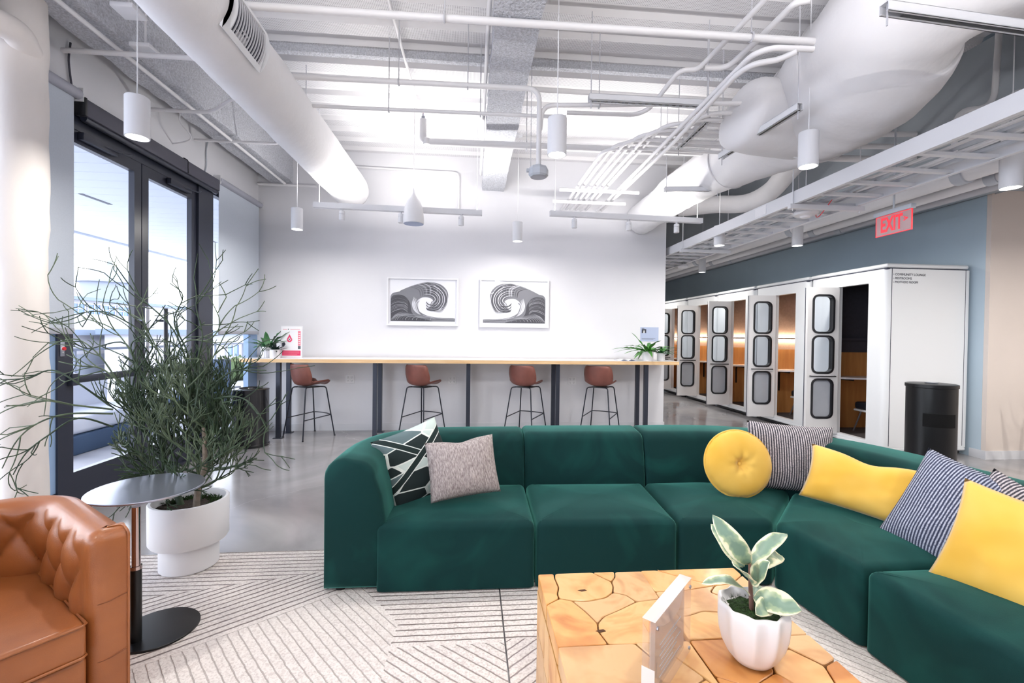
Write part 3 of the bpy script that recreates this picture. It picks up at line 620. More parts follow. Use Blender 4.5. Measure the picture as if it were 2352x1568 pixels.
# ---------------------------------------------------------------- pendant lamps
def lamp_area(name, parent, loc, rot, size, w, col=(1, .96, .9), shape='DISK', sy=None, spread=PI):
    l = bpy.data.lights.new(name, 'AREA'); l.shape = shape; l.size = size; l.energy = w; l.color = col; l.spread = spread
    if sy: l.size_y = sy
    o = bpy.data.objects.new(name, l); COL.objects.link(o); o.parent = parent; o.location = loc; o.rotation_euler = rot; WL[o.name] = Vector(loc); return o
def make_pendant(ztop=3.97, w=PEND_W):
    t = thing('pendant_lamp', (0, 0, 2.61)); z = 2.61
    m = MB(); m.lathe([(.059, .03), (.059, 0), (.065, .0), (.065, .245), (.062, .25), (.0, .25)], (0, 0, z), 32, cap=False); m.build('shade', 'white_metal', t, 30)
    m = MB(); m.lathe([(0, .018), (.058, .018)], (0, 0, z), 32); m.build('diffuser', 'lamp_glow', t, 0)
    m = MB(); m.cyl((0, 0, z+.25), (0, 0, ztop), .0035, 6); m.build('cord', 'white_plastic', t)
    m = MB(); m.lathe([(.05, ztop-.005), (.05, ztop+.02), (0, ztop+.02)], (0, 0, 0), 20); m.build('canopy', 'white_metal', t)
    lamp_area('lamp_light', t, (0, 0, -.004), (0, 0, 0), .11, w)
    return t
pend = make_pendant()
spots = [((-2.09, 3.04, 2.60), 'white cylinder pendant lamp in front of the glass doors'), ((.56, 3.08, 2.63), 'white cylinder pendant lamp nearest the middle of the room'), ((2.42, 3.13, 2.65), 'white cylinder pendant lamp before the big trunk duct'),
         ((-2.08, 5.6, 2.62), 'white cylinder pendant lamp beside the lowered shade at back left'), ((.57, 5.9, 2.62), 'white cylinder pendant lamp above the right wave picture'), ((3.09, 5.51, 2.56), 'white cylinder pendant lamp against the cable ladder'),
         ((4.21, 5.61, 2.61), 'white cylinder pendant lamp before the blue wall above the second booth'), ((4.34, 8.33, 2.64), 'small distant white pendant lamp deep in the corridor'), ((4.02, 3.1, 2.55), 'white cylinder pendant lamp cut by the right edge'),
         ((-2.09, .4, 2.61), 'added unseen white cylinder pendant lamp behind the camera on the window side'), ((.56, .3, 2.61), 'added unseen white cylinder pendant lamp behind the camera over the lounge'), ((2.6, .5, 2.61), 'added unseen white cylinder pendant lamp over the near end of the sofa'), ((4.3, 11.0, 2.61), 'added unseen white pendant lamp at the far end of the corridor'), ((3.6, 9.4, 2.61), 'added white pendant lamp hidden behind the back wall in the corridor')]  # out-of-view lamps here are added to brighten the lounge and corridor
for k, (p, lb) in enumerate(spots):
    o = pend if k == 0 else copy_tree(pend)
    o.location = p; WL[o.name] = Vector(p); tag(o, lb, 'pendant lamp', 'white cylinder pendant lamps')
pend2 = make_pendant(3.09, 30.)  # unseen pendants added beyond the right edge to brighten booths and corridor
for k, (p, lb) in enumerate([((5.3, 2.9, 2.61), 'added unseen white pendant lamp beyond the right edge before the near booth'), ((6.9, 2.9, 2.61), 'added unseen white pendant lamp by the beige wall beyond the right edge'), ((5.3, .3, 2.61), 'added unseen white pendant lamp at the rear right under the low ceiling'), ((6.9, .3, 2.61), 'added unseen white pendant lamp at the rear by the right wall')]):
    o = pend2 if k == 0 else copy_tree(pend2)
    o.location = p; WL[o.name] = Vector(p); tag(o, lb, 'pendant lamp', 'white cylinder pendant lamps')
# ---------------------------------------------------------------- linear uplights with small spot heads
def linear(a, c, heads, label, lb2, w_=UP_W):
    a = Vector(a); c = Vector(c); d = (c-a); L = d.length; u = d.normalized(); w = Vector((-u.y, u.x, 0)); mid = (a+c)/2
    t = thing('linear_light', mid, label, 'linear lamp', 'linear uplights before the back wall')
    def P(s, q, z): return tuple(a+u*s+w*q+Vector((0, 0, z)))
    m = MB()
    m.add([P(0, -.03, -.03), P(L, -.03, -.03), P(L, .03, -.03), P(0, .03, -.03), P(0, -.03, .03), P(L, -.03, .03), P(L, .03, .03), P(0, .03, .03)], [(0, 3, 2, 1), (0, 1, 5, 4), (1, 2, 6, 5), (2, 3, 7, 6), (3, 0, 4, 7), (4, 5, 6, 7)])
    m.build('housing', 'white_metal', t, 0)
    m = MB(); m.add([P(.02, -.022, .031), P(L-.02, -.022, .031), P(L-.02, .022, .031), P(.02, .022, .031)], [(0, 1, 2, 3)]); m.build('uplight_lens', 'uplight_glow', t, 0)
    for s in (.06, L-.06): m = MB(); m.cyl(P(s, 0, .03), P(s, 0, 3.98-a.z), .003, 6); m.build('hanger', 'white_plastic', t)
    lamp_area('uplight', t, (0, 0, .04), (PI, 0, math.atan2(u.y, u.x)), L-.06, w_, (1, .97, .93), 'RECTANGLE', .045)
    for k, s in enumerate(heads):
        h = thing('track_head', a+u*s+Vector((0, 0, -.16)), lb2[k], 'spot lamp', 'small spot heads under the linear lights')
        p = a+u*s
        m = MB(); m.cyl(p+Vector((0, 0, -.03)), p+Vector((0, 0, -.055)), .012, 10); m.build('stem', 'white_metal', h)
        m = MB(); m.lathe([(.03, -.055), (.033, -.06), (.033, -.085), (.03, -.087), (.03, -.092), (.033, -.094), (.033, -.155), (.028, -.16)], p, 20); m.build('barrel', 'white_metal', h)
        m = MB(); m.lathe([(0, -.158), (.027, -.158)], p, 20); m.build('lens', 'lamp_glow', h, 0)
        lamp_area('spot_light', h, (0, 0, -.005), (math.radians(28), 0, 0), .05, SPOT_W, spread=math.radians(110))
linear((-1.81, 5.36, 2.85), (.098, 5.45, 2.85), (.31, .97, 1.665), 'white linear uplight hanging left of the central beam', ['small white spot head leftmost under the left linear uplight', 'small white spot head in the middle of the left linear uplight', 'small white spot head rightmost under the left linear uplight'])
linear((.90, 5.36, 2.85), (2.83, 5.46, 2.85), (.30, .98, 1.6), 'white linear uplight hanging right of the central beam', ['small white spot head leftmost under the right linear uplight', 'small white spot head in the middle of the right linear uplight', 'small white spot head rightmost under the right linear uplight'])
linear((-1.8, .75, 2.85), (.1, .85, 2.85), (), 'added unseen white linear uplight behind the camera on the window side', [], 85.)  # rear uplights, unseen, added to brighten the near ceiling and the room
linear((.9, .75, 2.85), (2.83, .85, 2.85), (), 'added unseen white linear uplight behind the camera on the sofa side', [], 85.)
linear((-1.8, -2.2, 2.85), (.1, -2.1, 2.85), (), 'added unseen white linear uplight at the rear of the lounge, window side', [], 85.)
# ---------------------------------------------------------------- hung devices
t = thing('hanging_speaker', SPK-Vector((0, 0, .06)), 'grey drum speaker hanging from the bent conduit', 'speaker')
m = MB(); m.lathe([(.0, .055), (.03, .05), (.075, .03), (.083, .01), (.083, -.035), (.07, -.05)], SPK, 8); m.build('drum', 'gray_plastic', t, 20)
m = MB(); m.lathe([(.0, -.051), (.066, -.051)], SPK, 20); m.build('grille', 'outlet_dark', t, 0)
m = MB(); m.box(tuple(SPK+Vector((-.1, -.015, -.01))), tuple(SPK+Vector((-.08, .015, .015)))); m.build('clip', 'gray_plastic', t, 0)
m = MB(); m.cyl(SPK+Vector((-.06, .05, .03)), Vector((SPK.x-.06, SPK.y+.05, 3.99)), .003, 6); m.build('safety_wire', 'gray_pipe', t)
sp = AY(950, 500, 5.3)
t = thing('dome_speaker', sp-Vector((0, 0, .09)), 'round white pendant speaker with grey face left of the central beam', 'speaker')
m = MB(); m.lathe([(0, .33), (.012, .33), (.02, .28), (.07, .20), (.105, .10), (.118, 0), (.118, -.06), (.112, -.07)], sp, 32); m.build('bowl', 'white_plastic', t, 30)
m = MB(); m.lathe([(0, -.071), (.112, -.071)], sp, 32); m.build('grille', 'notice_blue', t, 0)
m = MB(); m.cyl(sp+Vector((0, 0, .32)), Vector((sp.x, sp.y, 3.98)), .007, 8); m.build('cord', 'white_plastic', t)
sp = AY(1850, 490, 4.3)
t = thing('access_point', sp-Vector((0, 0, .05)), 'white round wireless unit hung under the cable ladder', 'wireless unit')
m = MB(); m.lathe([(0, .02), (.10, .02), (.115, 0), (.10, -.02), (.05, -.03), (.04, -.045), (0, -.045)], sp, 28); m.build('disc', 'white_plastic', t, 30)
m = MB(); m.rbox(tuple(sp+Vector((-.06, -.06, .02))), tuple(sp+Vector((.06, .06, .07))), .008); m.build('bracket', 'white_plastic', t)
m = MB(); m.cyl(sp+Vector((0, 0, .07)), Vector((sp.x, sp.y, 3.98)), .004, 6); m.build('wire', 'white_plastic', t)
sp = AY(1568, 612, 7.6)
m = MB(); m.lathe([(0, .03), (.08, .03), (.09, 0), (.07, -.03), (0, -.035)], sp, 20); m.cyl(sp, Vector((sp.x, sp.y, 3.98)), .006, 6); tag(m.build('smoke_detector', 'white_plastic'), 'small white smoke detector hung deep in the corridor', 'smoke detector')
# exit sign, parallel to the corridor
XE = 3.75; q = [AX(*p, XE) for p in ((2013, 499), (2096, 480), (2096, 527), (2013, 545))]
ya, yb = q[0].y, q[1].y; zt, zb = (q[0].z+q[1].z)/2, (q[2].z+q[3].z)/2
glassmat('exit_acrylic', (.93, .82, .83), 1.5, .08, .45, (226, 200, 202)); mat('exit_red', (240, 62, 74), .4, emit=.55)
t = thing('exit_sign', (XE, (ya+yb)/2, zb), 'red lettered acrylic exit sign hung over the corridor', 'exit sign')
m = MB(); m.box((XE-.004, yb, zb), (XE+.004, ya, zt)); m.build('panel', 'exit_acrylic', t, 0)
m = MB(); e = .006
m.plate([(yb, zb), (ya, zb), (ya, zt), (yb, zt)], [[(yb+e, zb+e), (ya-e, zb+e), (ya-e, zt-e), (yb+e, zt-e)]], .01, lambda u, v, w: (XE-.005+w, u, v)); m.build('edge', 'exit_red', t, 0)
M = Matrix(((0, 0, -1, XE-.006), (-1, 0, 0, ya-.05), (0, 1, 0, zb+.035), (0, 0, 0, 1)))
textmesh('EXIT', .105, M @ Matrix.Diagonal((1, 1.75, 1, 1)), .001, bold=.0025).build('lettering', 'exit_red', t, 0)
M = Matrix(((0, 0, -1, XE-.006), (-1, 0, 0, yb+.075), (0, 1, 0, zb+.085), (0, 0, 0, 1)))
textmesh('>', .07, M, .001, bold=.002).build('arrow', 'exit_red', t, 0)
m = MB(); m.rbox((XE-.025, yb-.01, zt), (XE+.025, ya+.01, zt+.04), .005); m.cyl((XE, (ya+yb)/2, zt+.04), (XE, (ya+yb)/2, 3.98), .008, 8); m.build('mount', 'gray_plastic', t)
# slotted strut channels
def strut(px, label, z, w=.041, slots=True, z1=None):
    a = AZ(px[0], px[1], z); c = AZ(px[2], px[3], z if z1 is None else z1); u = (c-a).normalized(); n_ = Vector((-u.y, u.x, 0)).normalized(); L = (c-a).length
    t = thing('strut_channel', (a+c)/2, label, 'strut channel', 'hung strut channels')
    def P(s, q, h): return tuple(a+u*s+n_*q+Vector((0, 0, h)))
    m = MB(); h = .05
    for (q0, q1, z0, z1_) in ((-w/2, -w/2+.004, 0, h), (w/2-.004, w/2, 0, h), (-w/2, w/2, h-.004, h), (-w/2, -w/2+.012, 0, .004), (w/2-.012, w/2, 0, .004)):
        m.add([P(0, q0, z0), P(L, q0, z0), P(L, q1, z0), P(0, q1, z0), P(0, q0, z1_), P(L, q0, z1_), P(L, q1, z1_), P(0, q1, z1_)], [(0, 3, 2, 1), (4, 5, 6, 7), (0, 1, 5, 4), (1, 2, 6, 5), (2, 3, 7, 6), (3, 0, 4, 7)])
    m.build('channel', 'white_metal', t, 0)
    m = MB()
    if slots:
        k = int(L/.055)
        for i in range(k):
            s = (i+.5)*L/k
            m.add([P(s-.014, -.007, -.001), P(s+.014, -.007, -.001), P(s+.014, .007, -.001), P(s-.014, .007, -.001)], [(0, 1, 2, 3)])
    else: m.add([P(.1, -.008, -.001), P(L, -.008, -.001), P(L, .008, -.001), P(.1, .008, -.001)], [(0, 1, 2, 3)])
    m.build('slot', 'black_metal', t, 0)
    for s in (.02, L-.02): m = MB(); m.cyl(P(s, 0, -.06), (a+u*s).to_tuple()[:2]+(3.99,), .0045, 6); m.build('hanger', 'gray_pipe', t)
strut((1352, 232, 1632, 247), 'slotted white strut channel hung in the bright ceiling middle', 3.28, .06)
strut((1556, 345, 1626, 280), 'slotted white strut channel running back beside the conduit bundle', 3.26, .05)
strut((1655, 366, 1838, 252), 'white strut channel slanting before the capped duct stub', 3.02, .05, False)
strut((1526, 440, 1652, 440), 'grey strut channel under the branch duct near the back wall', 3.02, .05, False)
strut((2030, 30, 2420, 85), 'white strut channel crossing the big duct at the top right corner', 3.0, .05, False)
# junction box with white flexible cord near the left beam
jb = AY(437, 237, 4.75)
t = thing('junction_box', jb, 'small white junction box with looping cord by the left beam', 'junction box')
m = MB(); m.rbox(tuple(jb+Vector((-.06, -.05, -.03))), tuple(jb+Vector((.06, .05, .03))), .006); m.build('box_body', 'white_plastic', t)
m = MB(); m.tube(spline([jb+Vector((-.05, 0, -.02)), AY(412, 275, 4.75), AY(438, 312, 4.8), AY(425, 325, 4.85), AY(372, 333, 4.9), (-2.99, 4.72, 3.18)], 8), .007, 8); m.build('cord', 'white_plastic', t)
m = MB(); m.cyl(jb, (jb.x, jb.y, 3.5), .005, 6); m.build('rod', 'white_plastic', t)
for k, (pts, lb) in enumerate((([(162, 98), (158, 140), (165, 200)], 'dark cable hanging down the wall above the left shade'), ([(478, 322), (474, 345), (474, 380), (470, 397)], 'dark cable hanging to the shade box corner near the back wall'))):
    m = MB(); m.tube(spline([AX(x, y, XL+.012) for x, y in pts], 6), .007, 6); tag(m.build('shade_cable', 'gray_plastic' if k else 'housing'), lb, 'cable')

for k, (px, py, lb) in enumerate(((296, 26, 'pale square cover plate on the left beam at the top of the picture'), (334, 114, 'pale square cover plate on the left beam above the near pendant'))):
    c = AZ(px, py, 3.50); t = thing('cover_plate', c, lb, 'cover plate')
    m = MB(); m.rbox((c.x-.07, c.y-.07, 3.485), (c.x+.07, c.y+.07, 3.515), .005); m.build('plate', 'white_plastic', t)
    m = MB(); m.cyl((c.x, c.y, 3.51), (c.x, c.y, 3.99), .008, 6); m.build('stem', 'white_plastic', t)
# ---------------------------------------------------------------- bar table
ZT = 1.06
t = thing('bar_table', (-.05, 6.42, 0), 'long white bar table with pale wood edge along the back wall', 'table')
m = MB(); m.box((-3.0, 6.165, ZT-.05), (2.9, 6.70, ZT-.003)); m.build('table_top', 'wood_top', t, 0)
m = MB(); m.box((-3.0, 6.165, ZT-.003), (2.9, 6.70, ZT)); m.build('top_surface', 'laminate', t, 0)
for X in (-2.55, -1.30, -.05, 1.19, 2.46):
    for Y in (6.265, 6.60):
        m = MB(); m.box((X-.027, Y-.027, .008), (X+.027, Y+.027, ZT-.05)); l = m.build('leg', 'gunmetal', t, 0)
        m = MB(); m.box((X-.055, Y-.05, 0), (X+.055, Y+.05, .008)); m.build('foot_plate', 'gunmetal', l, 0)
# ---------------------------------------------------------------- bar stools
def make_stool():
    t = thing('bar_stool', (0, 0, 0))
    # local: +x forward
    def shell(u, v, off=0.):
        s = u; w = v*2-1
        # profile from front edge to back top
        pr = [(.20, .690, .17), (.17, .706, .185), (.05, .700, .20), (-.08, .690, .205), (-.16, .706, .205), (-.20, .76, .212), (-.215, .84, .214), (-.228, .92, .206), (-.235, .965, .19), (-.237, .985, .165)]
        f = s*(len(pr)-1); i = min(int(f), len(pr)-2); q = f-i
        X, Zc, Wd = (pr[i][k]*(1-q)+pr[i+1][k]*q for k in range(3))
        curl = abs(w)**2.6
        dx = curl*(.13 if s > .55 else .13*max(0, (s-.3)/.25)); dz = curl*(.055 if s < .5 else .055*max(0, 1-(s-.5)/.25))
        return (X+dx*.8, w*Wd, Zc+dz+off)
    m = MB(); m.grid(25, 15, lambda u, v: shell(u, v)); o = m.build('seat_shell', 'stool_leather', t, 180)
    md = o.modifiers.new('thick', 'SOLIDIFY'); md.thickness = .016; md.offset = -1
    ft = {}
    for sx in (-1, 1):
        for sy in (-1, 1):
            top = Vector((.10*sx, .10*sy, .675)); kn = Vector((.15*sx, .15*sy, .672)); bt = Vector((.235*sx, .225*sy, 0)); ft[sx, sy] = (kn, bt)
            m = MB(); m.tube(fillet([top, kn, bt], .04, 5), .0085, 8); l = m.build('leg', 'black_wire', t)
            m = MB(); m.lathe([(.012, 0), (.012, .012), (.009, .018)], bt, 10); m.build('foot', 'black_metal', l)
    def pt(sx, sy, z): kn, bt = ft[sx, sy]; k = (z-bt.z)/(kn.z-bt.z); return bt+(kn-bt)*k
    m = MB(); zz = .29
    a, c = pt(1, -1, zz), pt(1, 1, zz); m.tube([a+(c-a)*(k/10)+Vector((.035*math.sin(PI*k/10), 0, 0)) for k in range(11)], .007, 8)
    for sy in (-1, 1): m.cyl(pt(-1, sy, zz-.03), pt(1, sy, zz), .007, 8)
    m.build('footrest', 'black_wire', t)
    m = MB(); m.box((-.11, -.11, .668), (.11, .11, .680)); m.build('seat_plate', 'black_metal', t, 0)
    return t
st = make_stool()
for k, (x, y, a, lb) in enumerate(((-2.19, 6.36, 52, 'brown leather bar stool beside the leftmost table legs, nearest the window'), (-.68, 6.385, 55, 'brown leather bar stool below the left wave picture'), (.76, 6.385, 56, 'brown leather bar stool between the middle and fourth table legs'), (1.84, 6.385, 56, 'brown leather bar stool nearest the right end of the bar table'))):
    o = st if k == 0 else copy_tree(st)
    o.location = (x, y, 0); o.rotation_euler = (0, 0, math.radians(a)); WL[o.name] = Vector((x, y, 0)); tag(o, lb, 'stool', 'brown leather bar stools')
# ---------------------------------------------------------------- outlets, notices, pictures
for k, (px, lb) in enumerate(((804, 'left'), (1039, 'middle'), (1313.6, 'right'))):
    c = AY(px, 870.5+k*2, YB)
    t = thing('wall_outlet', (c.x, YB-.004, c.z), 'white double wall outlet, %s one of three under the bar table' % lb, 'outlet', 'outlets under the bar table')
    m = MB(); m.rbox((c.x-.062, YB-.007, c.z-.06), (c.x+.062, YB, c.z+.06), .003); m.build('plate', 'white_plastic', t)
    for dx in (-.027, .027):
        for dz in (-.026, .026):
            m = MB(); m.box((c.x+dx-.015, YB-.009, c.z+dz-.017), (c.x+dx+.015, YB-.006, c.z+dz+.017)); s = m.build('socket', 'white_plastic', t, 0)
            m = MB(); 
            for q in (-.007, .007): m.box((c.x+dx+q-.0018, YB-.0098, c.z+dz+.001), (c.x+dx+q+.0018, YB-.0088, c.z+dz+.012))
            m.box((c.x+dx-.003, YB-.0098, c.z+dz-.012), (c.x+dx+.003, YB-.0088, c.z+dz-.006)); m.build('slot', 'print_gray', s, 0)
a, c = AY(1471, 751, YB), AY(1512, 784, YB)
t = thing('wall_notice', (a.x, YB, c.z), 'small pale blue notice sheet on the wall above the right plants', 'notice')
m = MB(); m.box((a.x, YB-.004, c.z), (c.x, YB, a.z)); m.build('sheet', 'notice_blue', t, 0)
m = MB(); m.box((a.x+.02, YB-.0052, a.z-.09), (a.x+.09, YB-.0038, a.z-.03)); m.build('photo', 'print_black', t, 0)
m = MB(); m.add([(a.x+.045, YB-.006, a.z-.09), (a.x+.065, YB-.006, a.z-.09), (a.x+.063, YB-.006, a.z-.05), (a.x+.047, YB-.006, a.z-.05)], [(0, 1, 2, 3)]); m.build('photo_figure', 'paper', t, 0)
m = MB(); m.box((a.x+.02, YB-.005, a.z-.022), (a.x+.06, YB-.0038, a.z-.014)); m.box((a.x+.02, YB-.005, c.z+.04), (c.x-.05, YB-.0038, c.z+.045)); m.box((a.x+.02, YB-.005, c.z+.03), (c.x-.08, YB-.0038, c.z+.034)); m.build('lettering', 'print_gray', t, 0)
GR = [mat('ink_%d' % i, (c_, c_, c_+6), .7) for i, c_ in enumerate((74, 100, 128, 158, 188, 214, 232))]
def wave(t, x0, z0, w, h, mirror, seed):
    # drawing area x0..x0+w, z0..z0+h; strokes as thin flat ink bands in layered depth
    rnd = random.Random(seed); Y = YB-.016; lay = [0]
    def P(u, v): return (x0+((1-u) if mirror else u)*w, Y-lay[0]*.00012, z0+v*h)
    def ribbon(pts, wd, g, name='brush_stroke'):
        lay[0] += 1; p = spline([Vector((a, b, 0)) for a, b in pts], 8); m = MB(); L = []
        for i, q in enumerate(p):
            d = (p[min(i+1, len(p)-1)]-p[max(i-1, 0)]); n_ = Vector((-d.y, d.x, 0)).normalized(); s = i/(len(p)-1); k = wd*(math.sin(PI*min(1, max(0, s)))**.6)
            for e in (1, -1):
                r = q+n_*k*e; L.append(P(min(1, max(0, r.x)), min(1, max(0, r.y))))
        m.add(L, [(2*i, 2*i+1, 2*i+3, 2*i+2) for i in range(len(p)-1)]); BR.append((m, g))
    def shape(pts, g):
        lay[0] += 1; p = spline([Vector((a, b, 0)) for a, b in pts]+[Vector(pts[0]+(0,))], 6)[:-1]; m = MB(); L = [(min(1, max(0, q.x)), min(1, max(0, q.y))) for q in p]
        tr = tessellate_polygon([[Vector((a, b, 0)) for a, b in L]]); m.add([P(a, b) for a, b in L], [tuple(x) for x in tr]); BR.append((m, g))
    BR = []
    # body of the wave with curl
    shape([(0, 0), (0, .62), (.12, .74), (.28, .86), (.45, .95), (.62, .99), (.78, .93), (.88, .76), (.885, .55), (.82, .38), (.72, .28), (.62, .26), (.555, .31), (.60, .345), (.65, .41), (.665, .50), (.63, .575), (.55, .61), (.47, .59), (.40, .49), (.392, .35), (.47, .22), (.60, .13), (.8, .09), (1, .08), (1, 0), (.5, 0)], 2)
    shape([(.01, 0), (.005, .55), (.1, .66), (.22, .62), (.3, .45), (.33, .22), (.42, .1), (.6, .03), (.6, 0)], 0)
    for k in range(13):   # crest ribs
        s = k/12; a = (.28+.5*s, .87+.10*math.sin(PI*s)); b_ = (.44+.36*s, .62-.14*s+.1*math.sin(PI*s))
        ribbon([a, ((a[0]+b_[0])/2+.07, (a[1]+b_[1])/2+.05), (b_[0]+.02, b_[1])], .006+.004*rnd.random(), rnd.choice((4, 5, 0, 0, 1)))
    for k in range(15):   # curl lip
        s = k/14; rx, ry = .12+.205*s, .10+.33*s; pts = [(.555+rx*math.cos(a), .56+ry*math.sin(a)) for a in [1.9-2.75*q/7 for q in range(8)]]+[(.60+.02*s, .335-.06*s)]
        ribbon(pts, .007, (0, 5, 1, 0, 4)[k % 5])
    for k in range(9):   # pale inner face
        s = k/8; ribbon([(.36+.09*s, .62-.1*s), (.335+.07*s, .42), (.39+.06*s, .24-.02*s), (.54, .13-.012*s), (.78, .07-.004*s), (.99, .055-.005*k/8)], .008, (5, 6, 4, 6, 5, 3, 5, 4, 2)[k])
    for k in range(16):   # feathered strokes low down
        s = k/15; ribbon([(.0+.62*s*s, .02), (.08+.55*s*s, .16-.08*s), (.2+.5*s, .24-.18*s)], .004, rnd.choice((3, 4, 2)))
    for k in range(12):
        s = k/11; ribbon([(.0, .2+.36*s), (.1, .28+.36*s), (.2+.03*s, .3+.28*s), (.27, .22+.3*s)], .0045, rnd.choice((3, 4, 2, 1)))
    for k in range(3): ribbon([(.55, .50-.075*k), (.575, .44-.07*k), (.64, .41-.065*k), (.74, .42-.06*k)], .010, (0, 1, 0)[k])
    by = {}
    for m, g in BR: by.setdefault(g, MB()).add(m.v, m.f)
    for g, m in by.items(): m.build('ink_drawing', GR[g], t, 0)
def picture(tl, br, mirror, label, seed):
    a, c = AY(*tl, YB), AY(*br, YB); x0, x1, z0, z1 = a.x, c.x, c.z, a.z
    t = thing('framed_picture', ((x0+x1)/2, YB, z0), label, 'picture', 'framed wave drawings')
    m = MB(); e = .022; m.plate([(x0, z0), (x1, z0), (x1, z1), (x0, z1)], [[(x0+e, z0+e), (x1-e, z0+e), (x1-e, z1-e), (x0+e, z1-e)]], .04, lambda u, v, w: (u, YB-w, v)); m.build('frame', 'white_plastic', t, 0)
    m = MB(); m.box((x0+e, YB-.013, z0+e), (x1-e, YB-.003, z1-e)); m.build('mat_board', 'paper', t, 0)
    wave(t, x0+.05, z0+.065, x1-x0-.10, z1-z0-.12, mirror, seed)
    m = MB(); m.add([(x0+e, YB-.033, z0+e), (x1-e, YB-.033, z0+e), (x1-e, YB-.033, z1-e), (x0+e, YB-.033, z1-e)], [(0, 1, 2, 3)]); m.build('glazing', 'pane', t, 0)
picture((890, 636.5), (1052.5, 749), False, 'framed grey drawing of a wave curling to the right', 3)
picture((1102.6, 640.5), (1259, 753), True, 'framed grey drawing of a wave curling to the left', 5)
# ---------------------------------------------------------------- things on the bar table
def leaf_mesh(m, base, d, up, L, Wd, bend, n=7, fold=.25, tipc=.0, wav=0., mi=0):
    base = Vector(base); d = Vector(d).normalized(); side = d.cross(Vector(up)).normalized(); nn = side.cross(d).normalized(); vs = []; fs = []
    for i in range(n+1):
        s = i/n; c = base+d*(L*s)+nn*(-bend*L*s*s)
        k = Wd*math.sin(PI*min(1, s**.8*.97+.03))**.75*(1-.1*s)
        wv = wav*math.sin(s*17)
        for q in (-1, 0, 1): vs.append(c+side*k*q*.5+nn*(abs(q)*fold*k*.5+wv*q*k))
    for i in range(n):
        for q in range(2): fs.append((i*3+q, i*3+q+1, (i+1)*3+q+1, (i+1)*3+q))
    m.add(vs, fs, mi)
mat('leaf_green', (52, 118, 62), .45, rgb2=(34, 86, 44), vscale=14); mat('leaf_dark', (30, 52, 46), .4, rgb2=(22, 38, 34), vscale=20); mat('leaf_bright', (74, 142, 52), .45, rgb2=(48, 106, 40), vscale=12)
def small_pot(c, r, h, label, leaves, lm, ribs, seed, cat='plant'):
    rnd = random.Random(seed); t = thing('potted_plant', c, label, cat, 'small plants on the bar table')
    m = MB(); fn = (lambda a, rr, z: rr*(1+.035*math.cos(a*18))) if ribs else None
    m.lathe([(0, 0), (r*.93, 0), (r*.98, .006), (r, h), (r*.92, h), (r*.9, h-.015)], c, 72 if ribs else 28, fn=fn); m.build('pot', 'white_ceramic', t, 50)
    m = MB(); m.lathe([(0, h-.018), (r*.91, h-.018)], c, 20); m.build('soil', 'soil', t, 0)
    top = Vector(c)+Vector((0, 0, h-.02)); k_ = 1.38
    for (az, el, L, Wd, bend, wv) in leaves:
        az += rnd.uniform(-.1, .1); d = Vector((math.cos(az)*math.cos(el), math.sin(az)*math.cos(el), math.sin(el)))
        m = MB(); leaf_mesh(m, top+Vector((math.cos(az), math.sin(az), 0))*r*.25, d, (0, 0, 1) if abs(d.z) < .95 else (0, 1, 0), L*k_, Wd*k_, bend, 8, .3, 0, wv); m.build('leaf', lm, t, 180)
rg = random.Random(5)
big = [(a, .5+.5*rg.random(), .16+.05*rg.random(), .05, .5, .12) for a in [k*2*PI/11 for k in range(11)]]+[(.4, 1.2, .25, .075, .25, .15), (.1, 1.0, .27, .07, .35, .15), (2.2, 1.2, .20, .06, .3, .12)]
small_pot(Vector((-2.74, 6.37, ZT)), .076, .145, 'leafy green plant in ribbed white pot at the left end of the bar table', big, 'leaf_green', True, 1)
sm = [(k*2*PI/26*5, .2+.9*rg.random(), .07+.05*rg.random(), .022, .3, .05) for k in range(26)]
small_pot(Vector((-2.60, 6.27, ZT)), .066, .115, 'dark small leaved plant in plain white pot beside the poster', sm, 'leaf_dark', False, 2)
fern = [(k*2*PI/17, .35+.75*rg.random(), .19+.09*rg.random(), .042, .75, .22) for k in range(17)]+[(2.4, 1.1, .26, .04, .2, .15), (3.0, .5, .33, .045, .45, .25)]
small_pot(Vector((2.49, 6.28, ZT)), .074, .135, 'bright green fern in ribbed white pot at the right end of the bar table', fern, 'leaf_bright', True, 3)
sm2 = [(k*2*PI/20, .4+.7*rg.random(), .10+.06*rg.random(), .03, .5, .1) for k in range(20)]
small_pot(Vector((2.70, 6.32, ZT)), .056, .11, 'small dark green plant in plain white pot at the far right table end', sm2, 'leaf_green', False, 4)
# poster in a white stand
a = AY(645, 748, 6.40); c = AY(694, 820, 6.40); x0, x1, z1 = a.x, c.x, a.z; z0 = ZT+.004
t = thing('poster_stand', ((x0+x1)/2, 6.40, ZT), 'white countertop poster with pink drop symbol and pink banner', 'poster')
m = MB(); m.box((x0, 6.40, z0), (x1, 6.41, z1)); m.box((x0, 6.38, ZT), (x1, 6.46, ZT+.006)); m.build('stand', 'white_plastic', t, 0)
W_, H_ = x1-x0, z1-z0
def Q(u, v, k=0): return (x0+u*W_, 6.398-k*.0004, z0+v*H_)
def flat(poly, mt, nm, k=0):
    m = MB(); tr = tessellate_polygon([[Vector((p[0], p[1], 0)) for p in poly]]); m.add([Q(p[0], p[1], k) for p in poly], [tuple(x) for x in tr]); m.build(nm, mt, t, 0)
flat([(.03, .02), (.97, .02), (.97, .98), (.03, .98)], 'paper', 'poster_sheet')
flat([(.07, .06), (.93, .06), (.93, .22), (.07, .22)], 'pink', 'banner', 1)
drop = [(.41+.125*math.cos(a_), .565+.078*math.sin(a_)) for a_ in [PI*.86+k*(PI*1.28)/14 for k in range(15)]]+[(.41, .74)]
flat(drop, 'pink', 'drop_symbol', 1)
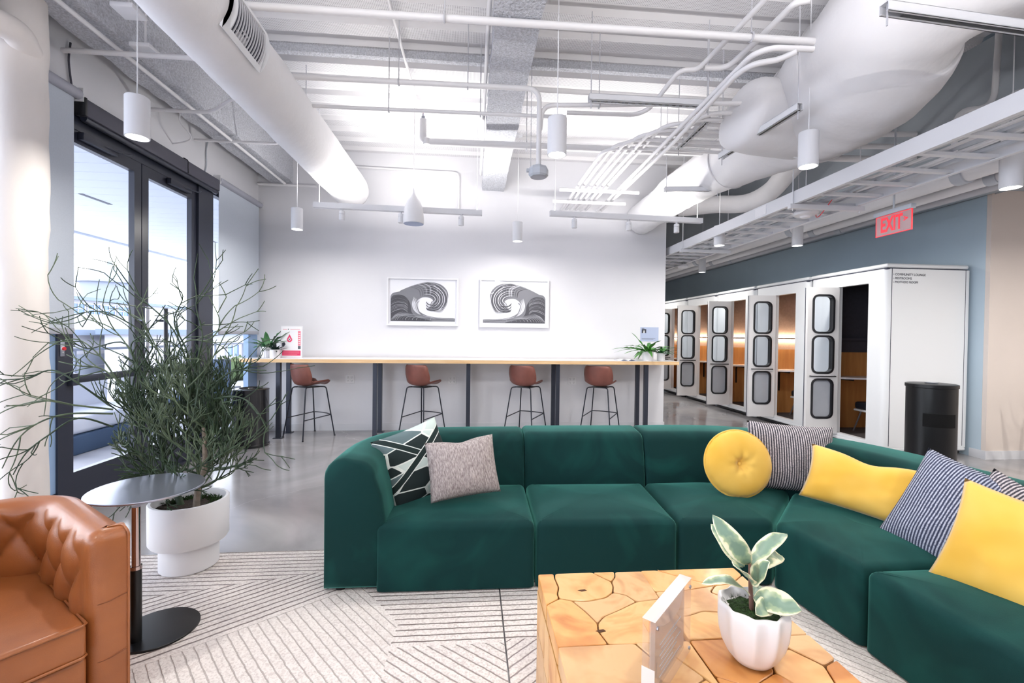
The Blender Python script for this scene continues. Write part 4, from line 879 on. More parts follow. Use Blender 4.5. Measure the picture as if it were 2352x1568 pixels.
flat([(.385, .52), (.435, .52), (.435, .63), (.385, .63)], 'paper', 'cross', 2); flat([(.34, .558), (.48, .558), (.48, .592), (.34, .592)], 'paper', 'cross', 2)
flat([(.80, .38), (.93, .38), (.93, .84), (.80, .84)], 'pink_soft', 'side_band', 1); flat([(.80, .27), (.93, .27), (.93, .37), (.80, .37)], 'print_gray', 'side_block', 1)
flat([(.07, .34), (.14, .34), (.23, .42), (.17, .49), (.07, .46)], 'print_black', 'dark_shape', 1)
for k in range(4): flat([(.13, .185-.033*k), (.87-.1*(k == 3), .185-.033*k), (.87-.1*(k == 3), .197-.033*k), (.13, .197-.033*k)], 'pink_soft', 'text_line', 2)
for k in range(6): flat([(.825, .43+.065*k), (.905, .43+.065*k), (.905, .45+.065*k), (.825, .45+.065*k)], 'paper', 'text_line', 2)
flat([(.1, .885), (.3, .885), (.3, .9), (.1, .9)], 'pink_soft', 'text_line', 1); flat([(.335, .878), (.375, .878), (.375, .91), (.335, .91)], 'print_black', 'logo_mark', 1); flat([(.45, .885), (.9, .885), (.9, .897), (.45, .897)], 'pink_soft', 'text_line', 1)
# open magazine
t = thing('magazine', (2.19, 6.33, ZT), 'open magazine lying left of the fern on the bar table', 'magazine')
for s in (-1, 1):
    m = MB(); m.grid(9, 2, lambda u, v, s=s: (2.19+s*u*.13, 6.24+v*.2, ZT+.004+.022*math.sin(PI*min(1, u*1.1))*(1-u*.4))); o = m.build('page', 'paper', t, 180)
    md = o.modifiers.new('thick', 'SOLIDIFY'); md.thickness = .006
m = MB(); m.box((2.05, 6.235, ZT), (2.33, 6.445, ZT+.003)); m.build('cover', 'notice_blue', t, 0)
# ---------------------------------------------------------------- waste bins
t = thing('waste_bin', (-2.72, 5.87, 0), 'glossy black round waste bin in the corner by the window', 'waste bin')
c = (-2.72, 5.87, 0)
m = MB(); m.lathe([(.19, 0), (.212, .004), (.212, .03), (.203, .035), (.203, .69), (.208, .70), (.2, .706), (.13, .708), (.125, .69)], c, 48); m.build('drum', 'black_gloss', t, 40)
m = MB(); m.lathe([(0, .66), (.127, .66)], c, 32); m.build('inner_liner', 'seam_dark', t, 0)
m = MB(); m.tube([(c[0]+.128*math.cos(a), c[1]+.128*math.sin(a), .71) for a in [k*PI/16 for k in range(32)]], .006, 6, closed=True); m.build('opening_ring', 'black_metal', t)
c = (4.62, 4.2, 0)
t = thing('waste_bin', c, 'tall matt black ash bin with side slot before the near booth', 'waste bin')
rb = .198
m = MB(); m.lathe([(rb-.01, 0), (rb, .005), (rb, .925), (rb+.008, .93), (rb+.008, .96), (rb-.01, .966), (0, .966)], c, 48); m.build('drum', 'black_satin', t, 40)
ang0 = math.atan2(-c[1], -c[0])
m = MB(); m.grid(9, 2, lambda u, v: (c[0]+(rb+.0015)*math.cos(ang0-.30+1.38*u), c[1]+(rb+.0015)*math.sin(ang0-.30+1.38*u), .55+.13*v)); m.build('slot', 'slot_black', t, 60)
m = MB(); m.lathe([(0, .967), (.05, .967), (.052, .975), (0, .977)], c, 20); m.build('ash_plate', 'steel', t)
# ---------------------------------------------------------------- phone booths along the blue wall
BX0, BX1, BW = 4.92, 6.0, 1.23
def arc(cx, cy, r, a0, a1, n=6): return [(cx+r*math.cos(a0+(a1-a0)*k/n), cy+r*math.sin(a0+(a1-a0)*k/n)) for k in range(n+1)]
def make_booth(lit, k):
    y0 = 0.; y1 = BW; r = .07
    t = thing('phone_booth', (BX0+.5, .6, 0))
    def part(nm, m, mt, ang=30, par=None): return m.build(nm, mt, par or t, ang)
    # near and far side panels with rounded outer corners
    m = MB(); m.prism([(BX1, y0), (BX1, y0+.07), (BX0+.07, y0+.07), (BX0, y0+.09)]+arc(BX0+r, y0+r, r, PI, 1.5*PI), .10, 2.25); part('side_panel', m, 'booth_white')
    m = MB(); m.prism([(BX1, y1), (BX1, y1-.07), (BX0+.07, y1-.07), (BX0, y1-.09)]+arc(BX0+r, y1-r, r, PI, .5*PI), .10, 2.25); part('side_panel', m, 'booth_white')
    for x in (BX0+.062, BX1-.05):
        m = MB(); m.box((x, y0-.0015, .12), (x+.006, y0+.001, 2.25)); part('panel_seam', m, 'seam_dark', 0)
    m = MB(); m.box((BX1-.06, y0+.07, .10), (BX1, y1-.07, 2.25)); part('back_panel', m, 'booth_white', 0)
    fp = [(y0+.09, .10), (y1-.09, .10), (y1-.09, 2.25), (y0+.09, 2.25)]
    m = MB(); m.plate(fp, [[(y0+.25, .14), (y0+.73, .14), (y0+.73, 2.10), (y0+.25, 2.10)]], .07, lambda u, v, w: (BX0+w, u, v)); part('front_panel', m, 'booth_white', 0)
    for (nm, z0, z1) in (('roof_cap', 2.262, 2.315), ('base_rail', .06, .10)):
        m = MB(); m.rbox((BX0-.003, y0-.003, z0), (BX1, y1+.003, z1), .03 if z0 > 1 else .012, 3); part(nm, m, 'booth_white', 40)
    m = MB(); m.rbox((BX0+.004, y0+.004, 2.24), (BX1-.01, y1-.004, 2.264), .02, 2); part('roof_seam', m, 'seam_dark', 0)
    for x in (BX0+.12, BX1-.12):
        for y in (y0+.1, y1-.1):
            m = MB(); m.lathe([(.03, 0), (.03, .012), (.014, .016), (.014, .065)], (x, y, 0), 12); part('foot', m, 'steel')
    m = MB(); m.box((BX0+.03, y0+.04, .02), (BX1-.03, y1-.04, .06)); part('plinth', m, 'black_metal', 0)
    # interior lining
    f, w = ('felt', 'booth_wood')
    m = MB(); m.box((BX0+.07, y0+.07, .10), (BX1-.06, y1-.07, .115)); part('carpet', m, 'carpet_dark', 0)
    m = MB(); m.box((BX0+.07, y1-.09, .115), (BX1-.06, y1-.07, 1.21)); m.box((BX1-.08, y0+.07, .115), (BX1-.06, y1-.09, 1.21)); m.box((BX0+.07, y0+.07, .115), (BX1-.08, y0+.09, 1.21)); part('wood_lining', m, w, 0)
    m = MB(); m.box((BX0+.07, y1-.085, 1.21), (BX1-.06, y1-.07, 2.24)); m.box((BX1-.075, y0+.07, 1.21), (BX1-.06, y1-.085, 2.24)); m.box((BX0+.07, y0+.07, 1.21), (BX1-.075, y0+.085, 2.24)); part('felt_lining', m, f if lit else 'felt_shaded', 0)
    m = MB(); m.box((BX0+.08, y1-.135, 1.385), (BX1-.08, y1-.085, 1.415)); sh = part('light_shelf', m, 'felt' if lit else 'housing', 0)  # unlit booth's shelf coloured darker to stand for its shade
    if lit:
        m = MB(); m.box((BX0+.09, y1-.130, 1.4155), (BX1-.09, y1-.105, 1.4175)); part('light_strip', m, 'led_warm', 0, sh); m = MB(); m.box((BX0+.09, y1-.130, 1.3825), (BX1-.09, y1-.105, 1.3845)); part('light_strip', m, 'led_warm', 0, sh)
    m = MB(); m.plate([(BX0+.10, y1-.09), (BX1-.08, y1-.09), (BX1-.08, y1-.50), (BX0+.55, y1-.46), (BX0+.25, y1-.38), (BX0+.10, y1-.25)], [], .025, lambda u, v, w_: (u, v, .845+w_)); part('desk', m, 'laminate', 0)
    m = MB(); m.tube(fillet([(BX0+.38, y1-.10, .50), (BX0+.38, y1-.10, .832), (BX0+.38, y1-.36, .832)], .05, 4), .016, 6); part('desk_bracket', m, 'black_metal')
    # open door, hinged at the far side of the opening, swung out into the corridor
    d0 = Vector((BX0-.005, y0+.74, 0)); dv = Vector((-1., .06, 0)).normalized(); dn = Vector((dv.y, -dv.x, 0))
    if dn.y > 0: dn = -dn
    def F(u, v, w_): p = d0+dv*u+dn*w_; return (p.x, p.y, v)
    Wd = .43
    wins = [(.075, 1.485, .355, 1.985), (.075, .945, .355, 1.435), (.075, .34, .355, .855)]
    m = MB(); m.plate([(0, .125), (Wd, .125), (Wd, 2.095), (0, 2.095)], [rrect(a, b_, c, d, .07) for a, b_, c, d in wins], .05, F); dr = part('door', m, 'booth_door', 0)
    m = MB(); m.plate([(Wd, .13), (Wd+.004, .13), (Wd+.004, 2.09), (Wd, 2.09)], [], .012, F); m.v = [tuple(Vector(v)-dn*.004) for v in m.v]; part('door_seal', m, 'seam_dark', 0, dr)
    for i, (a, b_, c, d) in enumerate(wins):
        m = MB(); m.plate(rrect(a-.014, b_-.014, c+.014, d+.014, .082), [rrect(a+.012, b_+.012, c-.012, d-.012, .06)], .07, lambda u, v, w_: F(u, v, w_-.01)); wn = part('window_gasket', m, 'black_metal', 0, dr)
        m = MB(); m.plate(rrect(a+.008, b_+.008, c-.008, d-.008, .062), [], .006, lambda u, v, w_: F(u, v, w_+.02)); part('window_pane', m, 'frosted' if i == 2 else 'door_pane', 0, dr)
    m = MB(); m.tube(fillet([F(.05, .90, .05), F(.05, .90, .085), F(.385, .90, .085), F(.385, .90, .05)], .012, 3), .008, 8); part('door_handle', m, 'black_metal', 60, dr)
    return t
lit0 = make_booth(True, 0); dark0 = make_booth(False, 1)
WL_b = WL[lit0.name]
names = ['nearest white phone booth with directions printed on its side and dark interior', 'second white phone booth from the front, lit inside', 'third white phone booth from the front, lit inside', 'fourth white phone booth from the front, lit inside', 'farthest visible white phone booth beside the back wall edge']
booths = []
for k in range(5):
    y = 5.03+1.283*k
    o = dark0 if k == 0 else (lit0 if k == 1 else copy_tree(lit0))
    o.location = (BX0+.5, y+.6, 0); WL[o.name] = Vector((BX0+.5, y+.6, 0)); tag(o, names[k], 'phone booth', 'white phone booths along the blue wall'); booths.append(o)
# booth labels printed on the near side panel
y = 5.03-.001; c = AY(2047, 632, y)+Vector((.025, 0, 0))
bk = booths[0]
for k, (s, tx) in enumerate((('^', 'COMMUNITY LOUNGE'), ('>', 'RESTROOMS'), ('>', 'MOTHERS ROOM'))):
    z = AY(2047, 632+8.8*k, y).z
    M = Matrix(((1, 0, 0, c.x), (0, 0, -1, y-.0012), (0, 1, 0, z), (0, 0, 0, 1)))
    mm = textmesh(s, .030, M, .0006); M2 = M.copy(); M2[0][3] = c.x+.025
    m2 = textmesh(tx, .0385, M2, .0006); mm.add(m2.v, m2.f)
    mm.build('printed_line', 'print_gray', bk, 0)
# stools inside the booths
def make_bstool():
    t = thing('booth_stool', (0, 0, .115))
    m = MB(); m.rbox((-.19, -.17, .40), (.19, .17, .43), .012); m.build('seat_base', 'white_plastic', t)
    m = MB(); m.rbox((-.185, -.165, .43), (.185, .165, .53), .03, 3); m.build('seat_cushion', 'chair_black', t)
    for sx in (-1, 1):
        for sy in (-1, 1): m = MB(); m.cyl((sx*.13, sy*.1, .40), (sx*.19, sy*.16, .115), .010, 8); m.build('leg', 'steel', t)
    return t
bs = make_bstool()
for k in range(5):
    o = bs if k == 0 else copy_tree(bs)
    p = (5.55, 5.03+1.283*k+.76, .115); o.location = p; WL[o.name] = Vector(p)
    tag(o, 'black cushioned stool inside the %s' % ('nearest dark booth', 'second booth from the front', 'third booth from the front', 'fourth booth from the front', 'farthest booth')[k], 'stool', 'stools inside the booths')
# plant leaves at the right edge
t = thing('corner_plant', (6.6, 4.2, 0), 'dark spiky leaved plant cut by the right edge of the picture', 'plant')
m = MB(); m.lathe([(0, 0), (.14, 0), (.17, .32), (.15, .32), (.14, .28), (0, .28)], (6.6, 4.2, 0), 24); m.build('pot', 'planter_white', t)
for k in range(12):
    a = k*2*PI/12; m = MB(); leaf_mesh(m, (6.6, 4.2, .3), (math.cos(a)*.45, math.sin(a)*.45-.1, 1), (0, 0, 1), .62+.15*(k % 3), .06, .25, 8, .3); m.build('leaf', 'leaf_dark', t, 180)
# ---------------------------------------------------------------- green sectional sofa
def velvet(name, dark, light):
    m = mat(name, dark, .85, sheen=.95, spec=.2); nt = m.node_tree; p = nt.nodes['Principled BSDF']
    p.inputs['Sheen Roughness'].default_value = .35; p.inputs['Sheen Tint'].default_value = srgb(96, 178, 164)
    tc = nd(nt, 'ShaderNodeTexCoord'); n1 = nd(nt, 'ShaderNodeTexNoise'); n1.inputs['Scale'].default_value = 2.2; n1.inputs['Detail'].default_value = 2.5; n1.inputs['Distortion'].default_value = 1.6
    nt.links.new(tc.outputs['Object'], n1.inputs['Vector']); r = nd(nt, 'ShaderNodeValToRGB'); nt.links.new(n1.outputs['Fac'], r.inputs[0])
    r.color_ramp.elements[0].position = .46; r.color_ramp.elements[0].color = srgb(*dark); r.color_ramp.elements[1].position = .72; r.color_ramp.elements[1].color = srgb(*light)
    nt.links.new(r.outputs[0], p.inputs['Base Color'])
    n2 = nd(nt, 'ShaderNodeTexNoise'); n2.inputs['Scale'].default_value = 400; nt.links.new(tc.outputs['Object'], n2.inputs['Vector'])
    b = nd(nt, 'ShaderNodeBump'); b.inputs['Strength'].default_value = .08; b.inputs['Distance'].default_value = .01; nt.links.new(n2.outputs['Fac'], b.inputs['Height']); nt.links.new(b.outputs[0], p.inputs['Normal'])
velvet('green_velvet', (6, 45, 45), (14, 62, 59))
sofa = thing('sectional_sofa', (1.0, 2.8, 0), 'dark green velvet sectional sofa curving round the coffee table', 'sofa')
def inset(poly, d):
    n = len(poly); out = []
    for i in range(n):
        a, b_, c = (Vector(poly[i-1]), Vector(poly[i]), Vector(poly[(i+1) % n])); e1 = (b_-a).normalized(); e2 = (c-b_).normalized()
        n1 = Vector((-e1.y, e1.x)); n2 = Vector((-e2.y, e2.x)); k = 1+n1.dot(n2); out.append(b_+(n1+n2)*d/max(k, .3))
    return out
def roundpoly(poly, r, seg=5):
    P = [Vector(p) for p in poly]; out = []
    for i in range(len(P)):
        a, b_, c = P[i-1], P[i], P[(i+1) % len(P)]; d1 = a-b_; d2 = c-b_; q = min(r, d1.length*.45, d2.length*.45); p = b_+d1.normalized()*q; s = b_+d2.normalized()*q
        for k in range(seg+1): t = k/seg; out.append(p*(1-t)**2+b_*2*t*(1-t)+s*t*t)
    return out
def subdiv(poly, step):
    o = []
    for i in range(len(poly)):
        a, b_ = Vector(poly[i]), Vector(poly[(i+1) % len(poly)]); k = max(1, int((b_-a).length/step)); o += [a+(b_-a)*(j/k) for j in range(k)]
    return o
def dome(e, P):
    f = 1.
    for i in range(0, len(P)):
        a = Vector(P[i]); b_ = Vector(P[(i+1) % len(P)]); d = (b_-a)
        if d.length < 1e-6: continue
        t = max(0, min(1, (e-a).dot(d)/d.length_squared)); f = min(f, 1-math.exp(-((e-(a+d*t)).length/.13)))
    return f
def seat(poly, z0, z1, r=.05, crown=.03, cr=.03):
    # counter-clockwise plan polygon -> upholstered block with rounded top edge and gentle crown
    P = subdiv(roundpoly(poly, cr), .08); n = len(P); m = MB(); rings = [(0, z0), (0, z0+.02), (0, (z0+z1-r)/2), (0, z1-r)]
    rings += [(r*(1-math.cos(a)), z1-r+r*math.sin(a)) for a in [PI/2*k/5 for k in range(1, 6)]]
    for d, z in rings:
        for q in (inset(P, d) if d else P): m.v.append((q[0], q[1], z))
    top = inset(P, r); c = sum((Vector(q) for q in top), Vector((0, 0)))/n; K = 7
    for k in range(1, K):
        s = 1-k/K
        for q in top:
            e = c+(Vector(q)-c)*s; m.v.append((e.x, e.y, z1+crown*dome(e, top)+.004*noise.noise(Vector((e.x*5, e.y*5, 1)))))
    m.v.append((c.x, c.y, z1+crown*dome(c, top))); R_ = len(rings)+K-1
    for i in range(R_-1):
        for j in range(n): m.f.append((i*n+j, i*n+(j+1) % n, (i+1)*n+(j+1) % n, (i+1)*n+j))
    for j in range(n): m.f.append(((R_-1)*n+j, (R_-1)*n+(j+1) % n, len(m.v)-1))
    m.f.append(tuple(range(n))[::-1]); m.mi = [0]*len(m.f); return m
seats = [[(-.50, 2.455), (.352, 2.445), (.366, 3.10), (-.48, 3.12)],
         [(.362, 2.445), (1.150, 2.425), (1.195, 3.08), (.376, 3.10)],
         [(1.160, 2.425), (1.675, 2.385), (2.13, 2.86), (1.95, 3.02), (1.6, 3.09), (1.205, 3.08)],
         [(1.685, 2.375), (1.745, 1.875), (2.42, 1.88), (2.36, 2.45), (2.14, 2.85)],
         [(1.750, 1.863), (1.80, .95), (2.46, .95), (2.425, 1.868)]]
for k, p in enumerate(seats):
    area = sum(p[i][0]*p[(i+1) % len(p)][1]-p[(i+1) % len(p)][0]*p[i][1] for i in range(len(p)))
    if area < 0: p = p[::-1]
    seat(p, .025, .385, .045, .035, .035).build('seat', 'green_velvet', sofa, 60)
def sweep(path, prof, ends=.04):
    P = [Vector(p) for p in path]; n = len(prof); m = MB(); K = len(P); cz = .38
    L = [0]
    for a, b_ in zip(P[:-1], P[1:]): L.append(L[-1]+(b_-a).length)
    for i, p in enumerate(P):
        t = (P[min(i+1, K-1)]-P[max(i-1, 0)]).normalized(); nn = Vector((t.y, -t.x))  # right-hand side of travel = seat side
        for (o, z) in prof: m.v.append((p.x+nn.x*o, p.y+nn.y*o, z))
    for i in range(K-1):
        for j in range(n): m.f.append((i*n+j, i*n+(j+1) % n, (i+1)*n+(j+1) % n, (i+1)*n+j))
    # rounded ends: two shrunken rings
    def endcap(i0, s):
        base = [Vector(v) for v in m.v[i0*n:(i0+1)*n]]; c = sum(base, Vector((0, 0, 0)))/n; t = (P[1]-P[0]).normalized() if i0 == 0 else (P[-1]-P[-2]).normalized(); t = Vector((t.x, t.y, 0))*s
        prev = list(range(i0*n, (i0+1)*n))
        for d, k in ((.018, .965), (.03, .90)):
            st = len(m.v); m.v += [tuple(c+(v-c)*k+t*d) for v in base]; cur = list(range(st, st+n))
            for j in range(n): m.f.append((prev[j], prev[(j+1) % n], cur[(j+1) % n], cur[j]))
            prev = cur
        m.f.append(tuple(prev))
    endcap(0, -1); endcap(K-1, 1); m.mi = [0]*len(m.f); return m
def bprofile(zt, w0=-.165, w1=.165, lean=.05, rt=.075):
    o = [(w0, .03), (w0, .2), (w0, .4), (w0, zt-rt)]
    o += [(w0+rt-rt*math.cos(a), zt-rt+rt*math.sin(a)) for a in [PI/2*k/5 for k in range(1, 6)]]
    q = w1-lean
    o += [(q-rt+rt*math.sin(a), zt-rt*.9+rt*.9*math.cos(a)-.012) for a in [PI/2*k/5 for k in range(0, 6)]]
    o += [(w1-lean*.4, zt-.2), (w1, .40), (w1, .2), (w1, .03)]
    return o
ZB = .735
bp = bprofile(ZB)
arm_path = [(-.615, 2.50), (-.615, 2.62), (-.61, 2.75), (-.60, 2.86), (-.57, 2.97), (-.52, 3.06), (-.44, 3.14), (-.34, 3.195), (-.22, 3.225), (-.05, 3.235), (.15, 3.235), (.335, 3.235)]
sweep(arm_path, bprofile(ZB, -.165, .16, .055, .105)).build('arm_and_backrest', 'green_velvet', sofa, 60)
sweep([(.40, 3.235), (.6, 3.235), (.9, 3.23), (1.185, 3.225)], bp).build('backrest', 'green_velvet', sofa, 60)
sweep(spline([(1.245, 3.225), (1.5, 3.235), (1.8, 3.20), (2.05, 3.09), (2.18, 2.99)], 5), bp).build('backrest', 'green_velvet', sofa, 60)
sweep(spline([(2.225, 2.95), (2.38, 2.77), (2.47, 2.52), (2.52, 2.2), (2.54, 1.90)], 5), bp).build('backrest', 'green_velvet', sofa, 60)
sweep([(2.545, 1.845), (2.56, 1.5), (2.58, .98)], bp).build('backrest', 'green_velvet', sofa, 60)
for (x, y) in ((-.70, 2.53), (-.2, 2.6), (.6, 2.6), (1.0, 2.6), (1.5, 2.6), (1.95, 2.3), (2.2, 1.3), (2.3, 1.05), (-.4, 3.1), (.8, 3.2), (2.4, 2.4)):
    m = MB(); m.lathe([(.025, 0), (.028, .03)], (x, y, 0), 10); m.build('foot', 'black_metal', sofa)
# ---------------------------------------------------------------- cushions
def stripe_mat(name, c1, c2, sc, ax=0):
    m = mat(name, c1, .95); nt = m.node_tree; p = nt.nodes['Principled BSDF']; tc = nd(nt, 'ShaderNodeTexCoord')
    w = nd(nt, 'ShaderNodeTexWave'); w.bands_direction = 'XYZ'[ax]; w.inputs['Scale'].default_value = sc; w.inputs['Distortion'].default_value = .35; w.inputs['Detail'].default_value = 2
    nt.links.new(tc.outputs['Object'], w.inputs['Vector']); n = nd(nt, 'ShaderNodeTexNoise'); n.inputs['Scale'].default_value = 160; nt.links.new(tc.outputs['Object'], n.inputs['Vector'])
    mu = nd(nt, 'ShaderNodeMath', operation='MULTIPLY'); nt.links.new(w.outputs['Fac'], mu.inputs[0]); nt.links.new(n.outputs['Fac'], mu.inputs[1])
    r = nd(nt, 'ShaderNodeValToRGB'); nt.links.new(mu.outputs[0], r.inputs[0]); r.color_ramp.elements[0].position = .12; r.color_ramp.elements[0].color = srgb(*c1); r.color_ramp.elements[1].position = .5; r.color_ramp.elements[1].color = srgb(*c2)
    nt.links.new(r.outputs[0], p.inputs['Base Color']); b = nd(nt, 'ShaderNodeBump'); b.inputs['Strength'].default_value = .5; b.inputs['Distance'].default_value = .006; nt.links.new(mu.outputs[0], b.inputs['Height']); nt.links.new(b.outputs[0], p.inputs['Normal'])
stripe_mat('stripe_grey', (58, 56, 66), (206, 198, 202), 22)
stripe_mat('stripe_navy', (48, 54, 78), (182, 186, 204), 24)
mat('yellow_velvet', (220, 172, 66), .8, sheen=.35, rgb2=(230, 188, 92), vscale=4, detail=2, spec=.25)
mat('linen', (196, 186, 184), .95, rgb2=(120, 108, 108), vscale=70, bump=.4, bscale=150, stretch=(3., .7, 1), detail=8, vlo=.3, vhi=.7)
def pattern_mat():
    m = mat('pattern_fabric', (26, 42, 44), .9); nt = m.node_tree; p = nt.nodes['Principled BSDF']; tc = nd(nt, 'ShaderNodeTexCoord')
    mp = nd(nt, 'ShaderNodeMapping'); mp.inputs['Rotation'].default_value = (0, 0, .6); mp.inputs['Scale'].default_value = (.62, 1.35, .3); nt.links.new(tc.outputs['Object'], mp.inputs[0])
    v = nd(nt, 'ShaderNodeTexVoronoi'); v.inputs['Scale'].default_value = 7.; v.inputs['Randomness'].default_value = 1.
    e = nd(nt, 'ShaderNodeTexVoronoi'); e.feature = 'DISTANCE_TO_EDGE'; e.inputs['Scale'].default_value = 7.; e.inputs['Randomness'].default_value = 1.
    for q in (v, e): nt.links.new(mp.outputs[0], q.inputs['Vector'])
    s = nd(nt, 'ShaderNodeSeparateColor'); nt.links.new(v.outputs['Color'], s.inputs[0]); r = nd(nt, 'ShaderNodeValToRGB'); r.color_ramp.interpolation = 'CONSTANT'; nt.links.new(s.outputs[0], r.inputs[0])
    el = r.color_ramp.elements; el[0].position = 0; el[0].color = srgb(16, 32, 34); el[1].position = .40; el[1].color = srgb(88, 106, 110)
    a = el.new(.68); a.color = srgb(200, 214, 210)
    l = nd(nt, 'ShaderNodeMath', operation='LESS_THAN'); l.inputs[1].default_value = .03; nt.links.new(e.outputs['Distance'], l.inputs[0])
    mx = nd(nt, 'ShaderNodeMixRGB'); mx.inputs[2].default_value = srgb(228, 234, 230); nt.links.new(l.outputs[0], mx.inputs[0]); nt.links.new(r.outputs[0], mx.inputs[1]); last = mx
    sp = nd(nt, 'ShaderNodeSeparateXYZ'); nt.links.new(tc.outputs['Object'], sp.inputs[0])
    for (nx, ny, c0) in ((.62, .78, .05), (-.5, .86, .03)):
        a1 = nd(nt, 'ShaderNodeMath', operation='MULTIPLY'); a1.inputs[1].default_value = nx; nt.links.new(sp.outputs[0], a1.inputs[0])
        a2 = nd(nt, 'ShaderNodeMath', operation='MULTIPLY_ADD'); a2.inputs[1].default_value = ny; nt.links.new(sp.outputs[1], a2.inputs[0]); nt.links.new(a1.outputs[0], a2.inputs[2])
        a3 = nd(nt, 'ShaderNodeMath', operation='SUBTRACT'); a3.inputs[1].default_value = c0; nt.links.new(a2.outputs[0], a3.inputs[0]); a4 = nd(nt, 'ShaderNodeMath', operation='ABSOLUTE'); nt.links.new(a3.outputs[0], a4.inputs[0])
        for w_, col in ((.021, (228, 234, 230)), (.016, (14, 34, 34))):
            lt = nd(nt, 'ShaderNodeMath', operation='LESS_THAN'); lt.inputs[1].default_value = w_; nt.links.new(a4.outputs[0], lt.inputs[0])
            m2 = nd(nt, 'ShaderNodeMixRGB'); m2.inputs[2].default_value = srgb(*col); nt.links.new(lt.outputs[0], m2.inputs[0]); nt.links.new(last.outputs[0], m2.inputs[1]); last = m2
    nt.links.new(last.outputs[0], p.inputs['Base Color'])
pattern_mat()
def basis(face, lean, roll):
    # local x = width, y = height, z = towards the front; face = heading of the front (deg), lean back (deg), roll (deg)
    a = math.radians(face); f = Vector((math.cos(a), math.sin(a), 0)); up = Vector((0, 0, 1)); rt = up.cross(f)
    l = math.radians(lean); f2 = f*math.cos(l)+up*math.sin(l); u2 = up*math.cos(l)-f*math.sin(l)
    r = math.radians(roll); x = rt*math.cos(r)+u2*math.sin(r); y = -rt*math.sin(r)+u2*math.cos(r)
    return Matrix((x, y, f2)).transposed().to_4x4()
def cushion(name, label, mt, c, w, h, th, face, lean, roll, pinch=.07, seed=0, group=None, dent=.0):
    m = MB(); N = 26
    def srf(sg):
        def fn(u, v):
            a, b_ = u*2-1, v*2-1
            x = w/2*a*(1-pinch*(1-b_*b_)); y = h/2*b_*(1-pinch*(1-a*a))
            k = max(0, (1-abs(a)**2.6)*(1-abs(b_)**2.6))**.55
            q = noise.noise(Vector((a*2.2+seed, b_*2.2, sg)))*.10*k+noise.noise(Vector((a*6+seed, b_*3, sg*3)))*.03*k
            dd = dent*math.exp(-((a*3)**2))*max(0, b_)**1.5
            return (x, y-dd*h, sg*(th/2*k+th*q*.6))
        return fn
    m.grid(N, N, srf(1)); m.grid(N, N, srf(-1))
    o = m.build(name, mt, None, 180, loc=(0, 0, 0))
    bm = bmesh.new(); bm.from_mesh(o.data); bmesh.ops.remove_doubles(bm, verts=bm.verts[:], dist=.0006); bmesh.ops.recalc_face_normals(bm, faces=bm.faces[:]); bm.to_mesh(o.data); bm.free()
    M = Matrix.Translation(Vector(c)) @ basis(face, lean, roll); o.matrix_world = M; WL[o.name] = Vector(c)
    return tag(o, label, 'cushion', group)
ZS = .42
cushion('throw_pillow', 'dark green and white geometric patterned cushion leaning in the left sofa corner', 'pattern_fabric', AY(958, 1064, 2.88), .46, .46, .16, -58, 20, 14, .05, 1)
cushion('throw_pillow', 'grey woven linen cushion beside the patterned one', 'linen', AY(1063, 1073, 2.74), .42, .345, .16, -80, 20, 5, .045, 2, dent=.05)
cushion('throw_pillow', 'light grey ribbed cushion behind the round yellow one in the sofa corner', 'stripe_grey', AY(1816, 1050, 2.83), .54, .44, .17, -103, 14, -3, .05, 3)
cushion('throw_pillow', 'yellow velvet lumbar cushion lying against the sofa bend', 'yellow_velvet', AY(1988, 1116, 2.38), .60, .33, .17, -142, 24, -6, .07, 4, dent=.09)
cushion('throw_pillow', 'navy striped knitted cushion between the two rectangular yellow cushions', 'stripe_navy', AY(2196, 1186, 1.95), .48, .50, .17, -165, 22, -14, .05, 5)
cushion('throw_pillow', 'dark ribbed cushion behind the nearest yellow cushion', 'stripe_grey', AY(2352, 1252, 1.72), .5, .44, .15, -172, 18, -20, .05, 6)
cushion('throw_pillow', 'large yellow velvet cushion cut by the right edge', 'yellow_velvet', AY(2372, 1292, 1.56), .54, .46, .17, -160, 20, -8, .08, 7)
# round tufted cushion with button
RPC = AY(1694, 1064, 2.73)
t = thing('round_pillow', RPC, 'round yellow tufted velvet cushion with a centre button', 'cushion')
M = basis(-97, 12, 0); R_ = .205
m = MB()
def rp(sg):
    def fn(u, v):
        a = u*2*PI; s = v; r = R_*s*(1+.012*math.sin(a*22)*s**6)
        k = (max(0, 1-s**3.2))**.5; dim = 1-.72*math.exp(-(s/.16)**2); wr = 1+.05*math.sin(a*7+1)*math.exp(-(s-.25)**2/.03)
        return tuple(M @ Vector((r*math.cos(a), r*math.sin(a), sg*.075*k*dim*wr)))
    return fn
m.grid(72, 22, rp(1), cu=True); m.grid(72, 22, rp(-1), cu=True); m.v = [tuple(Vector(v)+RPC) for v in m.v]; m.build('cover', 'yellow_velvet', t, 180)
m = MB(); m.tube([M @ Vector((R_*1.0*math.cos(a), R_*1.0*math.sin(a), 0))+RPC for a in [k*PI/40 for k in range(80)]], .007, 6, closed=True); m.build('piping', 'yellow_velvet', t, 180)
m = MB(); m.lathe([(0, .034), (.008, .033), (.013, .027), (.013, .018)], (0, 0, 0), 14); m.v = [tuple(M @ Vector(v)+RPC) for v in m.v]; m.build('button', 'yellow_velvet', t, 180)
